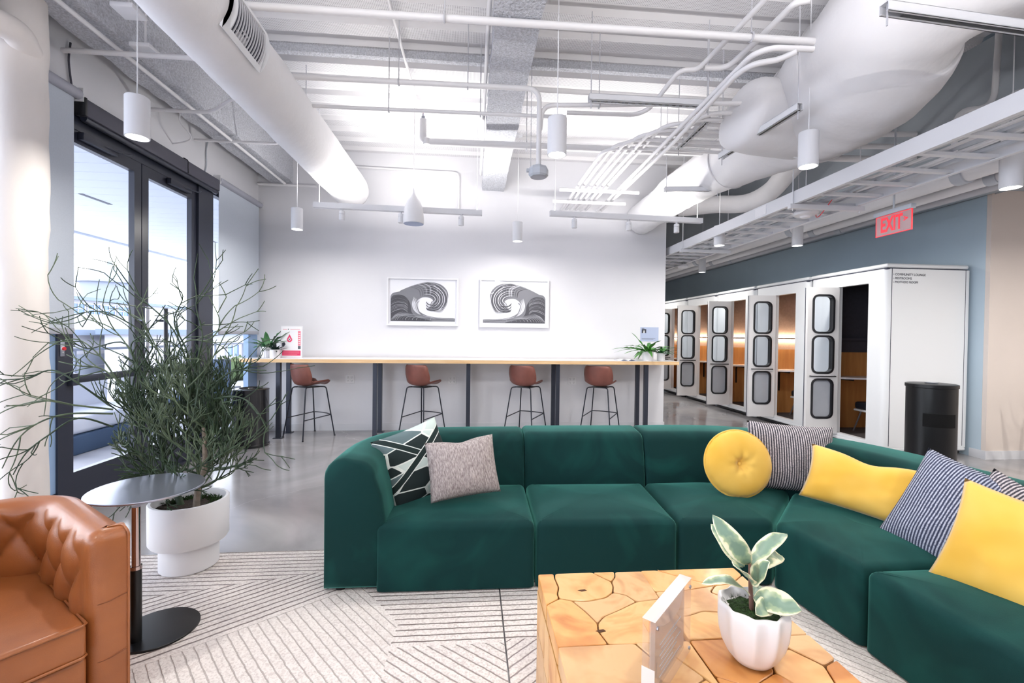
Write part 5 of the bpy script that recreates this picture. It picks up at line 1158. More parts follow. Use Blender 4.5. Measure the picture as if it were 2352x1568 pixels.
# ---------------------------------------------------------------- rug: sections with carved lines in different directions
def rug_mat(name, ang, w=.09, c=(236, 229, 225), ln=(128, 116, 114)):
    m = mat(name, c, .98); nt = m.node_tree; p = nt.nodes['Principled BSDF']; tc = nd(nt, 'ShaderNodeTexCoord'); mp = nd(nt, 'ShaderNodeMapping'); mp.inputs['Rotation'].default_value = (0, 0, -math.radians(ang))
    nt.links.new(tc.outputs['Object'], mp.inputs[0]); sp = nd(nt, 'ShaderNodeSeparateXYZ'); nt.links.new(mp.outputs[0], sp.inputs[0])
    nz = nd(nt, 'ShaderNodeTexNoise'); nz.inputs['Scale'].default_value = 26; nz.inputs['Detail'].default_value = 3; nt.links.new(tc.outputs['Object'], nz.inputs['Vector'])
    a = nd(nt, 'ShaderNodeMath', operation='MULTIPLY'); a.inputs[1].default_value = 24.; nt.links.new(sp.outputs[1], a.inputs[0])
    ad = nd(nt, 'ShaderNodeMath', operation='MULTIPLY_ADD'); ad.inputs[1].default_value = .22; nt.links.new(nz.outputs['Fac'], ad.inputs[0]); nt.links.new(a.outputs[0], ad.inputs[2])
    f = nd(nt, 'ShaderNodeMath', operation='PINGPONG'); f.inputs[1].default_value = .5; nt.links.new(ad.outputs[0], f.inputs[0])
    r = nd(nt, 'ShaderNodeMapRange'); r.inputs['From Min'].default_value = w*.35; r.inputs['From Max'].default_value = w*1.25; nt.links.new(f.outputs[0], r.inputs[0])
    n2 = nd(nt, 'ShaderNodeTexNoise'); n2.inputs['Scale'].default_value = 110; n2.inputs['Detail'].default_value = 4; nt.links.new(tc.outputs['Object'], n2.inputs['Vector'])
    cr = nd(nt, 'ShaderNodeValToRGB'); nt.links.new(n2.outputs['Fac'], cr.inputs[0]); cr.color_ramp.elements[0].position = .33; cr.color_ramp.elements[0].color = srgb(208, 198, 194); cr.color_ramp.elements[1].position = .56; cr.color_ramp.elements[1].color = srgb(*c)
    mx = nd(nt, 'ShaderNodeMixRGB'); mx.inputs[1].default_value = srgb(*ln); nt.links.new(r.outputs[0], mx.inputs[0]); nt.links.new(cr.outputs[0], mx.inputs[2]); nt.links.new(mx.outputs[0], p.inputs['Base Color'])
    ml = nd(nt, 'ShaderNodeMath', operation='MULTIPLY_ADD'); ml.inputs[1].default_value = .35; nt.links.new(n2.outputs['Fac'], ml.inputs[0]); nt.links.new(r.outputs[0], ml.inputs[2])
    b = nd(nt, 'ShaderNodeBump'); b.inputs['Strength'].default_value = .7; b.inputs['Distance'].default_value = .012; nt.links.new(ml.outputs[0], b.inputs['Height']); nt.links.new(b.outputs[0], p.inputs['Normal'])
rug_mat('rug_0', 0, .10); rug_mat('rug_37', 37, .12); rug_mat('rug_m50', -50, .06, ln=(198, 188, 184)); rug_mat('rug_m40', -40, .08, ln=(160, 148, 146)); rug_mat('rug_40', 40, .08, ln=(160, 148, 146))
rug = thing('area_rug', (-.4, 1.4, 0), 'cream area rug with carved dark lines under the sofa and table', 'rug')
def sec(poly, mt): m = MB(); m.prism(poly, .001, .014); m.build('rug_section', mt, rug, 0)
def xat(x, p, q): return p[1]+(q[1]-p[1])*(x-p[0])/(q[0]-p[0])
B1 = ((-1.713, 2.495), (-.865, 2.705)); B2 = ((-1.376, 1.968), (-.773, 2.42))
xl, yf = -2.75, 2.985
sec([(xl, xat(xl, *B1)), (-.56, xat(-.56, *B1)), (-.56, yf), (xl, yf)], 'rug_0')
sec([(xl, xat(xl, *B2)), (-.56, xat(-.56, *B2)), (-.56, xat(-.56, *B1)), (xl, xat(xl, *B1))], 'rug_37')
sec([(xl, -1.5), (-.35, -1.5), (-.35, 2.03), (-.34, 2.2), (-.56, 2.5), (-.56, xat(-.56, *B2)), (xl, xat(xl, *B2))], 'rug_m50')
sec([(-.56, 2.5), (-.34, 2.2), (-.35, 2.03), (.158, 2.03), (.158, yf), (-.56, yf)], 'rug_0')
sec([(-.35, 2.03), (-.35, -1.5), (.158, -1.5), (.158, 2.03)], 'rug_m40')
sec([(.166, 2.05), (1.4, 2.05), (1.4, yf), (.166, yf)], 'rug_0')
sec([(.166, -1.5), (1.4, -1.5), (1.4, 2.05), (.166, 2.05)], 'rug_40')
sec([(1.4, -1.5), (2.3, -1.5), (2.3, yf), (1.4, yf)], 'rug_m50')
ZR = .014
# ---------------------------------------------------------------- coffee table of teak pieces
def teak(name, c1, c2, c3):
    m = mat(name, c1, .42, coat=.12); nt = m.node_tree; p = nt.nodes['Principled BSDF']; tc = nd(nt, 'ShaderNodeTexCoord')
    n = nd(nt, 'ShaderNodeTexNoise'); n.inputs['Scale'].default_value = 3.5; n.inputs['Detail'].default_value = 3; n.inputs['Distortion'].default_value = 2.2; nt.links.new(tc.outputs['Object'], n.inputs['Vector'])
    w = nd(nt, 'ShaderNodeMath', operation='MULTIPLY'); w.inputs[1].default_value = 15.; nt.links.new(n.outputs['Fac'], w.inputs[0]); s = nd(nt, 'ShaderNodeMath', operation='SINE'); nt.links.new(w.outputs[0], s.inputs[0])
    r = nd(nt, 'ShaderNodeValToRGB'); mr = nd(nt, 'ShaderNodeMapRange'); mr.inputs['From Min'].default_value = -1; nt.links.new(s.outputs[0], mr.inputs[0])
    n2 = nd(nt, 'ShaderNodeTexNoise'); n2.inputs['Scale'].default_value = 7; n2.inputs['Detail'].default_value = 4; nt.links.new(tc.outputs['Object'], n2.inputs['Vector'])
    mu = nd(nt, 'ShaderNodeMath', operation='MULTIPLY_ADD'); mu.inputs[1].default_value = .35; nt.links.new(mr.outputs[0], mu.inputs[0]); nt.links.new(n2.outputs['Fac'], mu.inputs[2]); nt.links.new(mu.outputs[0], r.inputs[0])
    e = r.color_ramp.elements; e[0].position = .3; e[0].color = srgb(*c2); e[1].position = .85; e[1].color = srgb(*c3); k = e.new(.58); k.color = srgb(*c1); nt.links.new(r.outputs[0], p.inputs['Base Color'])
teak('teak_a', (210, 156, 94), (195, 134, 72), (222, 174, 114)); teak('teak_b', (205, 143, 77), (186, 116, 52), (218, 163, 97)); teak('teak_c', (199, 151, 100), (178, 127, 80), (212, 169, 119)); teak('teak_d', (186, 118, 55), (159, 92, 38), (205, 141, 77))
mat('teak_core', (74, 44, 22), .9)
TZ = .45; TX0, TX1, TY0, TY1, TXM, TYM = .268, 1.088, .965, 1.784, .688, 1.362
ct = thing('coffee_table', ((TX0+TX1)/2, (TY0+TY1)/2, ZR), 'square coffee table pieced together from teak root chunks', 'coffee table')
m = MB(); m.box((TX0+.012, TY0+.012, ZR+.0), (TX1-.012, TY1-.012, TZ-.02)); m.build('core', 'teak_core', ct, 0)
rt = random.Random(12)
def zq5(a, b_): q = AZ(1200+a/2.94, 1160+b_/2.94, TZ); return (q.x, q.y)
def piece(poly, mt=None):
    P = [Vector((min(TX1, max(TX0, x)), min(TY1, max(TY0, y)))) for x, y in poly]
    ar = sum(P[i].x*P[(i+1) % len(P)].y-P[(i+1) % len(P)].x*P[i].y for i in range(len(P)))
    if ar < 0: P = P[::-1]
    P = roundpoly(P, .012, 3); P = inset(P, .0022); Pi = inset(P, .002); n = len(P); m = MB(); dz = rt.uniform(-.0012, .0012)
    for L, z in ((P, TZ-.06), (P, TZ-.002+dz), (Pi, TZ+dz)): m.v += [(q[0], q[1], z) for q in L]
    for i in range(2):
        for j in range(n): m.f.append((i*n+j, i*n+(j+1) % n, (i+1)*n+(j+1) % n, (i+1)*n+j))
    tr = tessellate_polygon([[Vector((q[0], q[1], 0)) for q in Pi]]); m.f += [tuple(2*n+k for k in x) for x in tr]; m.mi = [0]*len(m.f)
    m.build('teak_piece', mt or rt.choice(('teak_a', 'teak_b', 'teak_c', 'teak_a')), ct, 25)
A_ = [[(98, 460), (212, 457), (218, 492), (245, 555), (235, 597), (248, 628), (152, 674)],
      [(216, 457), (470, 450), (522, 479), (600, 515), (613, 545), (609, 585), (560, 622), (440, 645), (335, 642), (248, 628), (235, 597), (245, 555), (218, 492)],
      [(470, 450), (620, 445), (626, 480), (600, 515), (522, 479)],
      [(620, 445), (808, 442), (930, 628), (770, 648), (700, 602), (609, 585), (613, 545), (600, 515), (626, 480)],
      [(335, 642), (440, 645), (560, 622), (609, 585), (700, 602), (770, 648), (640, 709), (548, 748), (508, 795), (430, 718)],
      [(152, 674), (248, 628), (335, 642), (430, 718), (508, 795), (514, 850), (582, 937), (230, 957)],
      [(508, 795), (548, 748), (640, 709), (770, 648), (930, 628), (1080, 925), (582, 937), (514, 850)]]
mats = ('teak_b', 'teak_a', 'teak_a', 'teak_c', 'teak_c', 'teak_b', 'teak_a')
for k, p in enumerate(A_): piece([zq5(*q) for q in p], mats[k])
def blk(x0, x1, y0, y1, polys, mm):
    for k, p in enumerate(polys): piece([(x0+u*(x1-x0), y0+v*(y1-y0)) for u, v in p], mm[k % len(mm)])
blk(TXM, TX1, TYM, TY1, [[(0, .64), (.24, .64), (.62, .70), (.36, .86), (.17, 1), (0, 1)], [(.17, 1), (.36, .86), (.62, .70), (.8, .72), (1, .86), (1, 1)], [(.62, .70), (.8, .72), (1, .86), (1, .52), (.86, .44), (.6, .52), (.52, .60)],
     [(0, .64), (.24, .64), (.62, .70), (.52, .60), (.6, .52), (.5, .3), (.3, .34), (.12, .28), (0, .32)], [(0, .32), (.12, .28), (.3, .34), (.5, .3), (.46, 0), (0, 0)], [(.6, .52), (.86, .44), (.95, .2), (.80, 0), (.46, 0), (.5, .3)], [(.86, .44), (1, .52), (1, 0), (.80, 0), (.95, .2)]], ('teak_a', 'teak_b', 'teak_c', 'teak_c', 'teak_a', 'teak_b', 'teak_c'))
blk(TX0, TXM, TY0, TYM, [[(0, 1), (.58, 1), (.66, .80), (.62, .6), (.55, .45), (.3, .4), (0, .5)], [(.58, 1), (.66, .80), (.62, .6), (.75, .5), (.93, .60), (.80, .86), (.68, 1)], [(.68, 1), (1, 1), (1, .4), (.93, .60), (.80, .86)], [(0, .5), (.3, .4), (.4, .2), (.3, 0), (0, 0)], [(.3, .4), (.55, .45), (.62, .6), (.75, .5), (.7, .2), (.72, 0), (.3, 0), (.4, .2)], [(.93, .60), (1, .4), (1, 0), (.72, 0), (.7, .2), (.75, .5)]], ('teak_c', 'teak_c', 'teak_a', 'teak_b', 'teak_a', 'teak_b'))
blk(TXM, TX1, TY0, TYM, [[(0, 1), (.30, 1), (.52, .82), (.45, .62), (.2, .5), (0, .62)], [(.30, 1), (.74, 1), (.72, .86), (.62, .80), (.52, .82)], [(.74, 1), (1, 1), (1, .72), (.86, .66), (.72, .86)], [(.52, .82), (.62, .80), (.72, .86), (.86, .66), (.78, .42), (.6, .36), (.45, .62)], [(.86, .66), (1, .72), (1, .1), (.8, .15), (.78, .42)], [(0, .62), (.2, .5), (.45, .62), (.6, .36), (.5, .1), (.2, .1), (0, .22)], [(0, .22), (.2, .1), (.5, .1), (.6, .36), (.78, .42), (.8, .15), (1, .1), (1, 0), (0, 0)]], ('teak_d', 'teak_b', 'teak_c', 'teak_a', 'teak_d', 'teak_d', 'teak_b'))
def side(fn, L):
    cols = [0, .1, .24, .42, .5, .66, .78, 1]
    for a, c in zip(cols[:-1], cols[1:]):
        zz = rt.uniform(.15, .3)
        for (z0, z1) in ((ZR, zz), (zz, TZ-.062)):
            w = .006; P = [(a*L+.002, z0+.002), (c*L-.002, z0+.002), (c*L-.002-w, (z0+z1)/2), (c*L-.002, z1-.002), (a*L+.002, z1-.002), (a*L+.002-w if a else .002, (z0+z1)/2)]
            m = MB(); m.plate(P, [], .012, fn); m.build('teak_side_piece', rt.choice(('teak_b', 'teak_c', 'teak_a')), ct, 0)
side(lambda u, v, w: (TX0+w, TY0+u, v), TY1-TY0); side(lambda u, v, w: (TX1-w, TY0+u, v), TY1-TY0); side(lambda u, v, w: (TX0+u, TY0+w, v), TX1-TX0); side(lambda u, v, w: (TX0+u, TY1-w, v), TX1-TX0)
for q in ((405, 575), (530, 848)):
    m = MB(); x, y = zq5(*q); m.prism([(x-.018, y), (x-.004, y-.008), (x+.016, y-.003), (x+.01, y+.006), (x-.006, y+.004)], TZ+.0005, TZ+.0012); m.build('knot_crack', 'teak_core', ct, 0)
x, y = zq5(858, 822)
m = MB(); m.prism(roundpoly([(x-.014, y-.028), (x+.02, y-.028), (x+.02, y+.03), (x-.012, y+.03)], .01), TZ+.0005, TZ+.0014); m.build('orange_inlay', mat('inlay_orange', (238, 160, 84), .5), ct, 0)
# ---------------------------------------------------------------- acrylic sign holder
glassmat('acrylic', (.97, .96, .96), 1.3, .02, .90, (240, 226, 222)); glassmat('acrylic_edge', (.98, .98, 1.), 1.5, .05, .45, (250, 246, 246))
a = Vector((.468, 1.112, 0)); c = Vector((.662, 1.312, 0)); u = (c-a).normalized(); n_ = Vector((-u.y, u.x, 0)); L = (c-a).length
t = thing('acrylic_sign', tuple((a+c)/2+Vector((0, 0, TZ+.002))), 'clear acrylic sign block standing on the coffee table', 'sign holder')
zt = .674
def Pa(s, q, z): return tuple(a+u*s+n_*q+Vector((0, 0, z)))
def slab(m, s0, s1, q0, q1, z0, z1): m.add([Pa(s0, q0, z0), Pa(s1, q0, z0), Pa(s1, q1, z0), Pa(s0, q1, z0), Pa(s0, q0, z1), Pa(s1, q0, z1), Pa(s1, q1, z1), Pa(s0, q1, z1)], [(0, 3, 2, 1), (4, 5, 6, 7), (0, 1, 5, 4), (1, 2, 6, 5), (2, 3, 7, 6), (3, 0, 4, 7)])
m = MB(); slab(m, 0, L, -.004, .012, TZ+.003, zt); m.build('front_block', 'acrylic', t, 0)
m = MB(); slab(m, 0, L, .014, .030, TZ+.003, zt); m.build('rear_block', 'acrylic', t, 0)
m = MB(); slab(m, -.001, L+.001, -.0045, .0305, zt, zt+.0015); m.build('bright_edge', 'acrylic_edge', t, 0); m = MB(); slab(m, -.0016, -.0002, -.0045, .0305, TZ+.003, TZ+.10); m.build('bright_edge', 'acrylic_edge', t, 0)
m = MB(); slab(m, .012, L-.012, .0124, .0136, TZ+.02, zt-.012); m.build('insert_card', glassmat('card', (.95, .93, .92), 1.1, .3, .62, (236, 230, 226)), t, 0)
m = MB()
for k in range(7): slab(m, .03+.01*(k % 2), L-.09-.03*(k % 3), -.0052, -.0045, TZ+.15-.014*k, TZ+.1525-.014*k)
m.build('text_line', 'outlet_dark', t, 0)
m = MB()
for s in (.012, L-.012):
    for z in (TZ+.02, zt-.02): m.cyl(Pa(s, -.008, z), Pa(s, -.004, z), .005, 10)
m.build('stud', 'steel', t)
# ---------------------------------------------------------------- faceted pot with rubber plant
pc = Vector((.833, 1.264, TZ+.002)); SP = 1.06; SZ = 1.13
t = thing('rubber_plant', pc, 'variegated rubber plant in faceted white pot on the coffee table', 'plant')
def facet(a_, r, z):
    k = 10; q = ((a_+.2)*k/(2*PI)) % 1; bow = math.cos(PI*(q-.5))      # scallop: full at ridges, hollow in the middle
    s = min(1, max(0, (z-.02)/.05))
    return r*(1-.10*s*abs(math.sin(PI*q))**1.3*1.0)
pr = [(0, 0), (.040, 0), (.050, .004), (.066, .022), (.082, .052), (.091, .085), (.094, .115), (.094, .138), (.091, .148), (.086, .150), (.081, .146), (.079, .128)]
pr = [(r*SP, z*SZ) for r, z in pr]; m = MB(); m.lathe(pr, pc, 120, fn=lambda a_, r, z: facet(a_, r, z) if z > .01 and (r > .089 or z < .155) else r); m.build('pot', 'white_ceramic', t, 180)
m = MB(); m.lathe([(0, .150), (.05, .148), (.084, .143)], pc, 30); m.v = [(x, y, z+.006*noise.noise(Vector((x*80, y*80, 0)))) for x, y, z in m.v]; m.build('moss', 'moss', t, 180)
m = MB(); rm2 = random.Random(3)
for k in range(420):
    a_ = rm2.uniform(0, 2*PI); r = .080*math.sqrt(rm2.random()); b0 = pc+Vector((r*math.cos(a_), r*math.sin(a_), .145)); d = Vector((rm2.uniform(-1, 1), rm2.uniform(-1, 1), 1.2)).normalized()*rm2.uniform(.008, .018); s_ = d.orthogonal().normalized()*.0016
    m.add([b0-s_, b0+s_, b0+d], [(0, 1, 2)])
tag(m.build('moss_fibres', 'moss', t, 0), kind='stuff')
st0 = pc+Vector((.0, 0, .13)); mat('stem_brown', (128, 92, 82), .6)
S1 = AY(1725, 1360, 1.30); 
m = MB(); m.tube([AY(1727, 1418, 1.264), AY(1724, 1350, 1.264), AY(1722, 1290, 1.264)], [.0065, .006, .004], 10); m.build('stem', 'stem_brown', t)
def varieg():
    m = mat('leaf_variegated', (150, 170, 140), .35); nt = m.node_tree; p = nt.nodes['Principled BSDF']; tc = nd(nt, 'ShaderNodeTexCoord'); at = nd(nt, 'ShaderNodeAttribute'); at.attribute_name = 'edge'
    n = nd(nt, 'ShaderNodeTexNoise'); n.inputs['Scale'].default_value = 30; n.inputs['Detail'].default_value = 2; nt.links.new(tc.outputs['Object'], n.inputs['Vector'])
    ad = nd(nt, 'ShaderNodeMath', operation='MULTIPLY_ADD'); ad.inputs[1].default_value = 1.1; nt.links.new(n.outputs['Fac'], ad.inputs[0]); nt.links.new(at.outputs['Fac'], ad.inputs[2])
    r = nd(nt, 'ShaderNodeValToRGB'); nt.links.new(ad.outputs[0], r.inputs[0]); e = r.color_ramp.elements
    e[0].position = .62; e[0].color = srgb(120, 146, 128); e[1].position = 1.0; e[1].color = srgb(240, 236, 206); k = e.new(.84); k.color = srgb(172, 186, 148); k2 = e.new(.9); k2.color = srgb(232, 228, 190)
    nt.links.new(r.outputs[0], p.inputs['Base Color'])
varieg()
def rleaf(base, tip, wd, up, bend, fold=.18):
    base = Vector(base); tip = Vector(tip); d = tip-base; L = d.length; d.normalize(); up = Vector(up); side = d.cross(up).normalized(); nn = side.cross(d).normalized(); m = MB(); NU, NV = 16, 9; ed = []
    for i in range(NU+1):
        s = i/NU; c = base+d*L*s+nn*bend*L*math.sin(PI*s)
        k = wd*.5*(math.sin(PI*(s**.85)*.985+.015))**.62*(1-.08*s)
        if s > .93: k *= max(.06, (1-s)/.07)
        for j in range(NV):
            q = j/(NV-1)*2-1; m.v.append(tuple(c+side*k*q+nn*(fold*k*abs(q)+.002*math.sin(s*14+q*2)))); ed.append(abs(q)**2*.55+(.12 if s > .9 else 0))
    for i in range(NU):
        for j in range(NV-1): m.f.append((i*NV+j, i*NV+j+1, (i+1)*NV+j+1, (i+1)*NV+j)); m.mi.append(0)
    o = m.build('leaf', 'leaf_variegated', t, 180); at = o.data.attributes.new('edge', 'FLOAT', 'POINT'); at.data.foreach_set('value', ed)
    o.modifiers.new('thick', 'SOLIDIFY').thickness = .0012
cv = -ray(1725, 1300).normalized()
rleaf(AY(1722, 1296, 1.263), AY(1637, 1182, 1.293), .062, cv, .10)
rleaf(AY(1708, 1302, 1.303), AY(1633, 1203, 1.363), .058, cv+Vector((.5, 0, 0)), .06)
rleaf(AY(1722, 1300, 1.263), AY(1808, 1226, 1.323), .050, cv+Vector((-.3, 0, .5)), .16)
rleaf(AY(1724, 1305, 1.273), AY(1796, 1277, 1.353), .058, cv+Vector((0, 0, .4)), .14)
rleaf(AY(1724, 1335, 1.253), AY(1684, 1296, 1.163), .062, cv+Vector((0, 0, 1.0)), .02)
rleaf(AY(1726, 1338, 1.253), AY(1768, 1290, 1.183), .060, cv+Vector((0, 0, .8)), .02)
rleaf(AY(1722, 1366, 1.253), AY(1612, 1340, 1.233), .052, cv*.2+Vector((0, 0, 1)), .16)
rleaf(AY(1730, 1372, 1.253), AY(1842, 1402, 1.183), .085, cv*.8+Vector((0, 0, 1)), .05)
rleaf(AY(1768, 1382, 1.243), AY(1736, 1410, 1.183), .050, cv, .04)
rleaf(AY(1727, 1368, 1.273), AY(1745, 1345, 1.343), .035, cv+Vector((0, 0, .6)), .05)
# ---------------------------------------------------------------- side table
t = thing('side_table', (-1.44, 2.22, ZR), 'round brushed steel side table on black base beside the armchair', 'side table')
def disc(m, c, r, z0, z1, n=64): m.lathe([(0, z0), (r-.002, z0), (r, z0+.002), (r, z1-.002), (r-.002, z1), (0, z1)], (c[0], c[1], 0), n)
m = MB(); disc(m, (-1.585, 2.375), .237, .622, .632); m.build('table_top', 'brushed', t, 40)
m = MB(); disc(m, (-1.44, 2.225), .165, ZR, ZR+.010); m.build('base_plate', 'black_satin', t, 40)
m = MB(); m.cyl((-1.475, 2.14, ZR+.01), (-1.475, 2.14, .345), .021, 24); m.build('lower_pole', 'black_satin', t)
m = MB(); m.cyl((-1.475, 2.14, .33), (-1.475, 2.14, .622), .0165, 24); m.build('upper_pole', 'copper_steel', t)
m = MB(); m.cyl((-1.475, 2.14, .345), (-1.475, 2.14, .36), .022, 24); m.build('collar', 'copper_steel', t)
# ---------------------------------------------------------------- planter with pencil cactus
PC = Vector((-1.66, 2.84, 0))
t = thing('pencil_plant', (PC.x, PC.y, ZR), 'wiry green pencil cactus in stepped white planter by the glass doors', 'plant'); PLANT = t
m = MB(); m.lathe([(0, ZR), (.142, ZR), (.15, ZR+.008), (.15, .155), (.160, .165), (.190, .17), (.200, .185), (.202, .405), (.197, .412), (.184, .412), (.18, .405), (.178, .36)], PC, 56); m.build('planter', 'planter_white', t, 40)
m = MB(); m.lathe([(0, .372), (.1, .37), (.179, .362)], PC, 36); m.v = [(x, y, z+.008*noise.noise(Vector((x*30, y*30, 0)))) for x, y, z in m.v]; m.build('soil', 'soil', t, 180)
m = MB(); rm3 = random.Random(8)
for k in range(380):
    a_ = rm3.uniform(-.3, 3.0); r = .172*math.sqrt(rm3.uniform(.35, 1)); b0 = Vector((PC.x+r*math.cos(a_), PC.y+r*math.sin(a_), .37)); d = Vector((rm3.uniform(-1, 1), rm3.uniform(-1, 1), .9)).normalized()*rm3.uniform(.012, .026); s_ = d.orthogonal().normalized()*.003
    m.add([b0-s_, b0+s_, b0+d], [(0, 1, 2)])
tag(m.build('moss_fibres', 'moss', t, 0), kind='stuff')
# ---------------------------------------------------------------- pencil cactus branches
mat('pencil_green', (48, 70, 42), .55, rgb2=(30, 50, 34), vscale=25); mat('pencil_pale', (92, 108, 82), .6, rgb2=(60, 76, 58), vscale=20); mat('pencil_bark', (128, 116, 104), .85, var=.15, vscale=40, bump=.3, bscale=80)
rp_ = random.Random(21)
def rdir(d, spread):
    a = Vector((rp_.gauss(0, 1), rp_.gauss(0, 1), rp_.gauss(0, 1))); a -= d*a.dot(d); a.normalize(); return (d*math.cos(spread)+a*math.sin(spread)).normalized()
def twig(m, p, d, L, r, depth, up=.25, curl=.18, fork=(2, 3), n=5):
    pts = [p]; q = p.copy(); dd = d.copy(); seg = 4
    cv_ = Vector((rp_.gauss(0, 1), rp_.gauss(0, 1), rp_.gauss(0, 1)))*curl
    for k in range(seg):
        dd = (dd+Vector((0, 0, up/seg))+cv_/seg).normalized(); q = q+dd*(L/seg)
        if q.x < -2.97: q.x = -2.97+rp_.random()*.02; dd.x = abs(dd.x)*.2
        pts.append(q.copy())
    m.tube(pts, [r*(1-.22*k/seg) for k in range(seg+1)], n, True)
    if depth > 0:
        for k in range(rp_.randint(*fork)):
            twig(m, q, rdir(dd, rp_.uniform(.25, .75)), L*rp_.uniform(.62, .95), max(r*.8, .0026), depth-1, up, curl, fork, n)
trunks = [[Vector((-1.60, 2.80, .36)), Vector((-1.59, 2.80, .48)), Vector((-1.56, 2.81, .60)), Vector((-1.555, 2.80, .72)), Vector((-1.56, 2.80, .84))], [Vector((-1.72, 2.86, .36)), Vector((-1.78, 2.88, .5)), Vector((-1.84, 2.9, .64)), Vector((-1.88, 2.9, .8))], [Vector((-1.66, 2.92, .36)), Vector((-1.68, 2.97, .52)), Vector((-1.70, 2.98, .70)), Vector((-1.70, 2.99, .86))]]
for k, tr in enumerate(trunks):
    m = MB(); m.tube(spline(tr, 4), [.019-.009*i/(len(tr)*4-4) for i in range(len(tr)*4-3)], 9); m.build('trunk', 'pencil_bark' if k == 0 else 'pencil_green', PLANT)
# dense lower growth
for k in range(58):
    tr = rp_.choice(trunks); i = rp_.randint(1, len(tr)-1); b0 = tr[i]; a_ = rp_.uniform(0, 2*PI); d = Vector((math.cos(a_), math.sin(a_)*.8, rp_.uniform(.35, 1.3))).normalized()
    m = MB(); twig(m, b0.copy(), d, rp_.uniform(.10, .16), .0062, 4, .5, .22, (2, 3)); m.build('branch', rp_.choice(('pencil_green', 'pencil_green', 'pencil_pale')), PLANT)
# low drooping sprays
for k in range(16):
    b0 = trunks[k % 3][1]; a_ = rp_.uniform(PI*.6, 2.1*PI); d = Vector((math.cos(a_), math.sin(a_), rp_.uniform(.0, .4))).normalized()
    m = MB(); twig(m, b0.copy(), d, rp_.uniform(.11, .15), .0055, 3, .12, .25, (2, 3)); m.build('branch', 'pencil_green', PLANT)
# long wiry stems reaching up and sideways
def wiry(pts_px, r0=.0055, kids=5, L=.16):
    pts = spline([AY(x, y, d) for x, y, d in pts_px], 6); m = MB(); n = len(pts); m.tube(pts, [max(.0022, r0*(1-.55*i/n)) for i in range(n)], 6)
    for k in range(kids):
        i = rp_.randint(n//4, n-2); d = (pts[i+1]-pts[i]).normalized(); twig(m, pts[i].copy(), rdir(d, rp_.uniform(.4, .9)), rp_.uniform(.6, 1.2)*L, .0034, rp_.randint(1, 2), .2, .35, (1, 2))
    m.build('wiry_stem', rp_.choice(('pencil_pale', 'pencil_green')), PLANT)
W_ = [[(300, 960, 2.9), (310, 860, 2.9), (350, 790, 2.85), (275, 730, 2.8), (210, 715, 2.8), (110, 740, 2.8)], [(300, 960, 2.9), (315, 850, 2.92), (265, 760, 2.95), (190, 730, 2.95)], [(330, 900, 2.9), (290, 790, 2.95), (200, 800, 2.95), (150, 770, 2.9)],
      [(440, 900, 2.85), (430, 810, 2.85), (400, 740, 2.8), (420, 680, 2.8), (390, 650, 2.8)], [(440, 900, 2.85), (455, 820, 2.8), (465, 770, 2.78), (450, 700, 2.8), (465, 670, 2.8)], [(445, 880, 2.85), (400, 760, 2.9), (330, 690, 2.9), (300, 660, 2.9)],
      [(380, 900, 2.9), (420, 790, 2.9), (480, 780, 2.85), (505, 740, 2.85), (480, 680, 2.85)], [(430, 930, 2.8), (520, 860, 2.8), (560, 850, 2.8), (612, 850, 2.8)], [(440, 930, 2.8), (530, 910, 2.75), (580, 930, 2.7), (615, 990, 2.7)],
      [(250, 930, 2.85), (180, 880, 2.75), (120, 850, 2.75), (60, 868, 2.75), (0, 872, 2.75)], [(260, 950, 2.8), (160, 950, 2.7), (90, 970, 2.65), (40, 1010, 2.65), (5, 1075, 2.65)], [(260, 940, 2.8), (170, 930, 2.7), (100, 920, 2.65), (30, 935, 2.65), (-20, 960, 2.65)],
      [(260, 980, 2.8), (180, 960, 2.7), (110, 1000, 2.65), (60, 1040, 2.65), (30, 1090, 2.65)], [(320, 920, 2.9), (240, 850, 2.85), (180, 840, 2.8), (135, 830, 2.8)], [(350, 900, 2.9), (300, 800, 2.9), (340, 760, 2.9), (380, 700, 2.9)], [(300, 930, 2.9), (240, 830, 2.9), (180, 780, 2.9), (120, 790, 2.9)],
      [(400, 880, 2.85), (350, 780, 2.85), (310, 700, 2.85)], [(420, 900, 2.8), (470, 850, 2.8), (500, 800, 2.8), (520, 760, 2.8)], [(350, 880, 2.85), (400, 800, 2.85), (470, 740, 2.85)], [(430, 1080, 2.75), (480, 1060, 2.7), (530, 1030, 2.65), (585, 1000, 2.65)]]
for w in W_: wiry(w)
